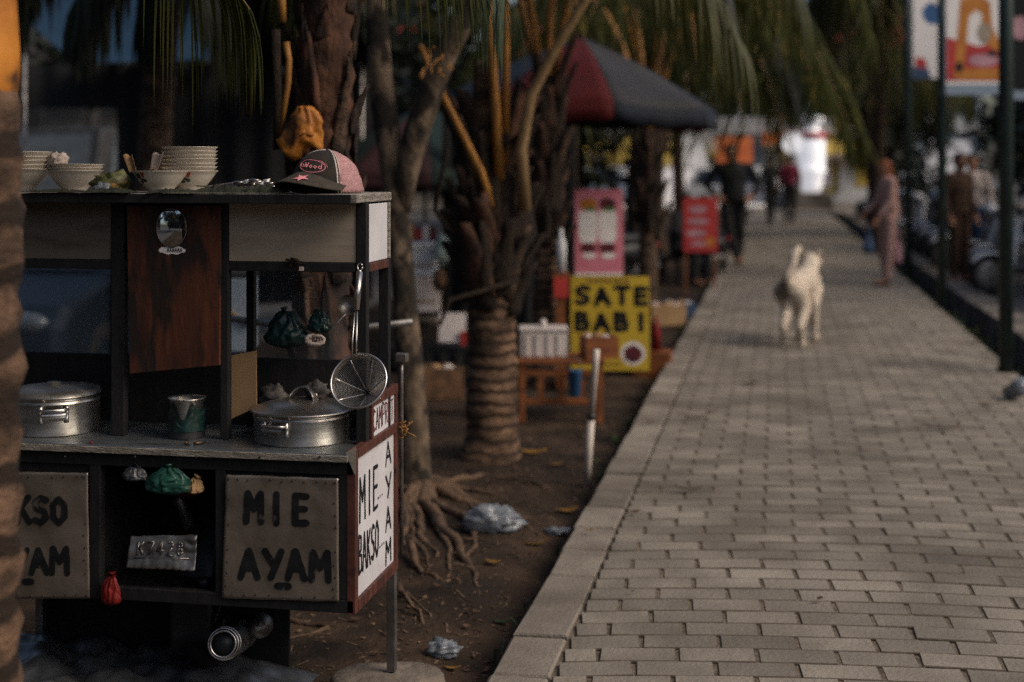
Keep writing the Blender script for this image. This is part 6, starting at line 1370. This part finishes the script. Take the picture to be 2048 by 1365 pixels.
# ================================================================== vehicles on the side road
def car(label, loc, rz, m, L_=3.9, Wd=1.62, Ht=1.45, van=False, glass='dark_glass', cat='car', nm='parked_car'):
    t = thing(nm, label, cat, loc, rz)
    lo = [(-L_/2,.35),(-L_/2+.02,.62),(-L_/2+.18,.74),(-L_/2+.9,.88),(L_/2-.3,.90),(L_/2-.05,.80),(L_/2,.40),(L_/2-.1,.26),(-L_/2+.1,.26)]
    b = MB(); k = len(lo); xs = (-1,-.93,.93,1)
    for x in xs:
        q = .97 if abs(x) == 1 else 1
        b.v += [Vector((x*Wd/2, y*q, .26+(z-.26)*(.94 if abs(x) == 1 else 1))) for y, z in lo]
    for i in range(3): b.f += [(i*k+j, i*k+(j+1)%k, (i+1)*k+(j+1)%k, (i+1)*k+j) for j in range(k)]
    b.f += [tuple(range(k-1,-1,-1)), tuple(range(3*k, 4*k))]; b.build('body', m, t, bevel=.03)
    c0, c1 = (-L_/2+.35, -L_/2+.75) if van else (-L_/2+.85, -L_/2+1.45); zb = .86
    gh = [(c0, zb), (c1, Ht-.04), (L_/2-.45 if not van else L_/2-.15, Ht-.04), (L_/2-.12, zb)]
    ins = .12; V4 = lambda x: [Vector((x*(Wd/2-.02 if z < 1 else Wd/2-ins), y, z)) for y, z in gh]
    A, B = V4(-1), V4(1); b = MB(); b.add(A+B, [(0,1,2,3),(4,7,6,5),(1,5,6,2),(0,4,5,1),(3,2,6,7)]); b.build('cabin', m, t, bevel=.02)
    def pane(p, off, nm_): 
        c = sum(p, Vector())/4; b = MB(); b.add([c+(v-c)*.86+off for v in p], [(0,1,2,3)]); b.build(nm_, glass, t, solid=.004)
    pane([A[0],B[0],B[1],A[1]], Vector((0,-.012,.008)), 'windscreen'); pane([A[3],B[3],B[2],A[2]], Vector((0,.012,.008)), 'rear_window'); pane(A, Vector((-.012,0,.004)), 'side_window'); pane(B, Vector((.012,0,.004)), 'side_window')
    for x in (-1,1):
        for y in (-L_/2+.72, L_/2-.72):
            b = MB(); b.lathe([(.18,-.09),(.27,-.09),(.295,-.07),(.295,.07),(.27,.09),(.18,.09)], (x*(Wd/2-.08), y, .295), 26, 'X'); w_ = b.build('tyre', 'rubber', t, True); b = MB(); b.lathe([(.02,-.085),(.17,-.075),(.19,-.09),(.19,.09),(.17,.075),(.02,.085)], (x*(Wd/2-.08), y, .295), 22, 'X', cap=True); b.build('rim', 'steel_dull', w_, True)
        b = MB(); b.ball((x*(Wd/2-.22), -L_/2+.06, .64), (.14,.07,.07), 14, 8); b.build('headlight', 'pale_glass', t, True); b = MB(); b.ball((x*(Wd/2-.16), L_/2-.04, .70), (.09,.05,.09), 12, 8); b.build('tail_light', 'red_print', t, True)
    MB().box(-Wd/2+.04, Wd/2-.04, -L_/2-.04, -L_/2+.06, .30, .46).build('bumper', 'black_plastic', t, bevel=.02)
    return t
v = at(60, 335, 9.4); car('dark navy hatchback parked behind the cart', (v.x-.3, v.y+.9, -.17), R(6), 'navy_paint', 3.8, 1.6, 1.36)
v = at(70, 335, 15.5); car('pale grey van with large windscreen beyond the navy hatchback', (v.x, v.y+1.9, -.17), R(-8), 'grey_paint', 4.2, 1.75, 2.05, True, 'pale_glass', 'van', 'parked_van')
# far cross road: cars
for i, (X, Y, lab, m_) in enumerate(((-1.2, 49.6, 'white hatchback on the cross road behind the walkers', 'white_paint'), (-6.0, 50.2, 'pale blue hatchback on the cross road left of the white one', 'pale_blue_paint'), (-8.2, 53, 'grey hatchback at the left of the cross road', 'grey_paint'))):
    car(lab, (X, Y, -.09), R(90+i*3), m_, 3.9, 1.65, 1.5)
# ================================================================== buildings
def building(name, label, loc, rz, W, D, Hh, wm, floors, bays, door=True, awn=None, roofm='awning_red'):
    t = thing(name, label, 'building', loc, rz)
    fh = Hh/floors; bw = W/bays
    MB().box(-W/2, W/2, .18, D, 0, Hh).build('wall', wm, t)
    for k in range(bays+1): x = -W/2+k*bw; MB().box(max(x-.18,-W/2), min(x+.18,W/2), 0, .179, 0, Hh).build('pier', wm, t)
    for f in range(floors+1): z = f*fh; MB().box(-W/2, W/2, -.03, .178, max(z-.25,0), min(z+.35,Hh+.1)).build('band', wm, t)
    for f in range(floors):
        for k in range(bays):
            x = -W/2+(k+.5)*bw; z0, z1 = f*fh+.36, (f+1)*fh-.26
            w_ = MB().box(x-bw/2+.22, x+bw/2-.22, .10, .16, z0, z1).build('window', ('grey_paint' if not awn else ('awning_yellow','shop_white','pale_blue_paint','shop_white')[k % 4]), t)
            if awn and f == 0: MB().box(x-bw/2+.5, x+bw/2-.5, .08, .099, z0+.3, z1-.3).build('shop_front', ('whitewash','awning_yellow','whitewash','pale_blue_paint')[k % 4], w_); continue
            MB().box(x-bw/2+.32, x-.04, .08, .099, z0+.12, z1-.1).build('pane', 'dark_glass', w_); MB().box(x+.04, x+bw/2-.32, .08, .099, z0+.12, z1-.1).build('pane', 'dark_glass', w_)
    b = MB(); b.add([(-W/2-.4,-.5,Hh+.1),(W/2+.4,-.5,Hh+.1),(W/2+.4,D+.4,Hh+.1),(-W/2-.4,D+.4,Hh+.1),(-W/2+1,D/2,Hh+1.9),(W/2-1,D/2,Hh+1.9)], [(0,1,5,4),(1,2,5),(2,3,4,5),(3,0,4),(3,2,1,0)]); b.build('roof', roofm, t)
    for (x0, x1, z, m_) in (awn or []):
        b = MB(); b.grid(lambda u, v: (x0+(x1-x0)*u, -1.5*v, z-.55*v-.03*math.sin(u*30)*v), 20, 4); b.build('awning', m_, t, True, solid=.01); b = MB(); b.grid(lambda u, v: (x0+(x1-x0)*u, -1.5, z-.55-.28*v), 20, 2); b.build('awning_valance', 'cream_board' if m_ != 'cream_board' else 'awning_yellow', t, True, solid=.01)
    return t
building('shop_building', 'pale two storey shop with orange, yellow and red awnings at the end of the walk', (-1.5, 62, -.1), 0, 20, 8, 6.4, 'shop_white', 2, 7, True, [(-9.5,-5.6,2.6,'awning_yellow'),(-4.6,-3.0,3.1,'awning_orange'),(-2.6,.2,2.7,'cream_board'),(.9,2.2,3.0,'awning_orange'),(3.0,6.0,2.6,'awning_yellow')])
building('shop_building', 'long dark shop building on the left side of the side road', (-14.2, 22, -.15), R(90), 60, 8, 7.5, 'building_dark', 2, 15)
building('shop_building', 'long dark shop building behind the parked scooters', (12.6, 10, -.15), R(-90), 44, 8, 4.2, 'building_dark', 1, 11)
building('shop_building', 'dark shop building across the street end behind the camera side', (-1, -26, -.15), R(180), 34, 8, 7.5, 'building_dark', 2, 9)
building('shop_building', 'brown corner building right of the far shops', (23, 62, -.1), R(-20), 14, 8, 7, 'building_wall', 2, 5)
building('shop_building', 'brown corner building left of the far shops', (-20, 56, -.1), R(16), 14, 8, 7, 'building_wall', 2, 5)
t = thing('boundary_wall', 'low whitewashed wall with yellow boards across the road from the walk end', 'wall', (-3.0, 53.2, -.1), R(22))
MB().box(-3.2,3.4,0,.2,0,1.45).build('wall', 'whitewash', t, bevel=.02); MB().box(-3.25,3.45,-.03,.23,1.451,1.53).build('coping', 'shop_white', t, bevel=.01)
for i, (x0, x1, m_) in enumerate(((-2.9,-.9,'awning_yellow'),(-.6,.5,'shop_white'),(.9,2.3,'awning_orange'))): MB().box(x0,x1,.05,.12,1.55,2.65).build('board', m_, t); MB().box(x0+.1,x0+.16,.121,.18,1.55,2.6).build('stake', 'grey_paint', t); MB().box(x1-.16,x1-.1,.121,.18,1.55,2.6).build('stake', 'grey_paint', t)
# white lantern pillar and round sign at the end of the walk, glow added to both
v = at(1622, 385, 47); pl_ = thing('lantern_pillar', 'white turned pillar with added glow, red band and teal globe at the walk end', 'pillar', (v.x, v.y, -.1)); z0 = v.z+.1; k = 47/FPX
hh = lambda py: z0+(385-py)*k
b = MB(); b.lathe([(.001,hh(385)),(18*k,hh(385)),(22*k,hh(372)),(25*k,hh(350)),(29*k,hh(345)),(29*k,hh(336)),(26*k,hh(334)),(28*k,hh(320)),(28*k,hh(284)),(26*k,hh(278)),(24*k,hh(264)),(14*k,hh(262)),(17*k,hh(250)),(24*k,hh(244)),(24*k,hh(236)),(12*k,hh(232)),(.001,hh(231))], n=32); b.build('shaft', 'glow_white', pl_, True)
MB().lathe([(27*k,hh(279)),(30*k,hh(277)),(30*k,hh(267)),(26*k,hh(265))], n=32).build('band', 'band_red', pl_, True); b = MB(); b.ball((0,0,hh(218)), 16*k, 20, 14); b.build('globe', 'lantern_teal', pl_, True)
MB().box(-.7,.7,-.7,.7,0,z0).build('plinth', 'concrete', pl_, bevel=.03)
v = at(1586, 286, 44); t = thing('round_sign', 'white round sign on a thin post beside the lantern pillar', 'sign', (v.x, v.y, -.1), YAW); MB().lathe([(.001,-.02),(.33,-.02),(.33,.02),(.001,.02)], (0,0,v.z+.1), 28, 'Y').build('disc', 'glow_white', t); MB().tube([(0,.05,0),(0,.05,v.z+.3)], .03, 8).build('post', 'steel_dull', t, True)
# ================================================================== litter
def litter_leaf(px, py, ln, wd, m, label, z=None, rz=None, group=None, curl=.25):
    v = gp(px, py, DZ if z is None else z); zz = dirt_z(v.x, v.y) if z is None else crown(v.x, v.y)+.004; b = MB()
    b.grid(lambda u, w_: ((u-.5)*ln, (w_-.5)*wd*math.sin(math.pi*min(.97,max(.06,u)))**.7, .006+curl*ln*(u-.5)**2*1.6+.25*wd*abs(w_-.5)), 8, 4)
    o = b.build('fallen_leaf', m, smooth=True, solid=.0008); o.location = (v.x, v.y, zz+.004); o.rotation_euler = (rnd.uniform(-.15,.15), rnd.uniform(-.15,.1), rnd.uniform(0,3) if rz is None else rz); tag(o, label, 'leaf', group)
for a in ((1065,913,.15,.05,'leaf_fallen','long yellow leaf at the foot of the stout palm',None,.2), (890,828,.09,.05,'leaf_fallen','orange leaf on the earth behind the forked tree',None,.3), (1135,1018,.11,.045,'leaf_fallen','curled yellow leaf close to the kerb above the plastic scraps',None,.7), (1072,1093,.10,.03,'leaf_fallen','narrow yellow leaf lying along the kerb side',None,.35),
          (985,1137,.06,.045,'leaf_fallen','small round yellow leaf below the root end',None,.2), (905,1340,.05,.025,'leaf_fallen','tiny orange leaf beside the clear plastic scrap',None,.1), (1005,1243,.06,.025,'leaf_green','green leaf on the dark earth near the kerb',None,.1), (1180,1064,.035,.014,'leaf_fallen','tiny orange leaf on the kerb stones',0,.1),
          (1500,776,.12,.05,'leaf_brown','dark brown leaf on the walk short of the dog',0,.2), (1395,838,.22,.035,'leaf_brown','long brown leaf stalk on the walk',0,.15), (1375,988,.12,.03,'leaf_brown','curled brown leaf on the left of the walk',0,.1), (1880,868,.20,.04,'leaf_brown','long dark leaf on the right half of the walk',0,.05), (1435,632,.06,.06,'cap_white','pale crumb on the walk behind the dog',0,.3), (1300,846,.04,.03,'leaf_brown','dark crumb on the kerb stones',0,.3),
          (1640,1215,.03,.02,'leaf_brown','dark scrap in a paver joint',0,1.2), (1720,915,.035,.02,'maroon_ink','small red scrap on the walk',0,.2), (1265,1192,.022,.008,'leaf_brown','tiny dark twig scrap on the pavers',0,1.2), (1110,930,.08,.03,'leaf_fallen','yellow leaf near the foot of the white pipe',None,.5), (1270,1030,.04,.025,'leaf_brown','small brown leaf in the kerb joint',0,.4)):
    litter_leaf(*a)
for i in range(46):
    px, py = rnd.uniform(560,1150), rnd.uniform(880,1350)
    v = gp(px, py, DZ)
    if v.x > XK0-.06 or (px < 800 and py < 1240): continue
    litter_leaf(px, py, rnd.uniform(.02,.06), rnd.uniform(.012,.025), 'leaf_brown', 'small dry brown leaf among the roots and bare earth', group='dry leaves on the bare earth')
for i in range(16):
    v = Vector((rnd.uniform(1.15,1.6), rnd.uniform(8.6,16), 0)); b = MB(); ln = rnd.uniform(.05,.16); b.grid(lambda u, w_: ((u-.5)*ln, (w_-.5)*ln*.35*math.sin(math.pi*min(.97,max(.06,u))), .008+.12*ln*(u-.5)**2), 6, 3); o = b.build('fallen_leaf', 'leaf_brown', smooth=True); o.location = (v.x, v.y, crown(v.x, v.y)+.004); o.rotation_euler.z = rnd.uniform(0,3); tag(o, 'brown dead leaf along the gutter side of the walk', 'leaf', 'dead leaves along the gutter side')
for px, py, r, seed, lab in ((985,1070,(.105,.07,.055),4,'large crumpled clear plastic bag on the roots'), (886,1312,(.045,.035,.025),7,'small crumpled clear plastic scrap near the stone'), (1112,1066,(.05,.03,.012),9,'flat white plastic scrap at the kerb side')):
    v = gp(px, py, DZ); o = crumple((0,0,r[2]*.7), r, .55, 30, 20, seed, 2.6).build('plastic_litter', 'plastic_clear', smooth=True); o.location = (v.x, v.y, dirt_z(v.x, v.y)+.004); o.rotation_euler.z = YAW; tag(o, lab, 'plastic')
v = gp(2030, 800, 0); cu = thing('plastic_cup', 'clear plastic cup tipped over at the gutter edge', 'cup', (v.x, v.y, crown(v.x, v.y)+.06)); b = MB(); b.lathe([(.001,-.07),(.038,-.07),(.055,.06),(.058,.062),(.054,.06),(.036,-.067),(.001,-.067)], n=28); b.build('cup', 'plastic_clear', cu, True); b = MB(); b.lathe([(.057,.063),(.05,.085),(.02,.10),(.001,.10)], n=28); b.build('dome_lid', 'plastic_clear', cu, True); cu.rotation_euler = (R(60), R(20), .5)

# weeds along the gutter side and the kerb foot
wd_ = MB(); rr = random.Random(31)
for k in range(150):
    if k % 3: x, y = XR-.03+abs(rr.gauss(0,.04)), rr.uniform(6.5,24); z = crown(min(x, XR), y)-.03
    else: x = XK0-.02-abs(rr.gauss(0,.05)); y = rr.uniform(4.2,18); z = dirt_z(x, y)
    for j in range(rr.randrange(4,9)):
        a = rr.uniform(0,6.28); L_ = rr.uniform(.03,.10)*(1.5 if rr.random() < .15 else 1); d = Vector((math.cos(a)*.5, math.sin(a)*.5, 1)).normalized(); p = Vector((x+rr.gauss(0,.012), y+rr.gauss(0,.012), z)); n_ = Vector((-d.y, d.x, 0)).normalized()*rr.uniform(.002,.006)
        q = p+d*L_*.6; e = q+Vector((d.x*1.6, d.y*1.6, d.z*.3))*L_*.5; wd_.add([p-n_*.6, p+n_*.6, q+n_, q-n_, e], [(0,1,2,3),(3,2,4)])
tag(wd_.build('weeds', 'leaf_green'), 'small weeds and grass blades along the gutter and kerb foot', 'weeds', None, 'stuff')
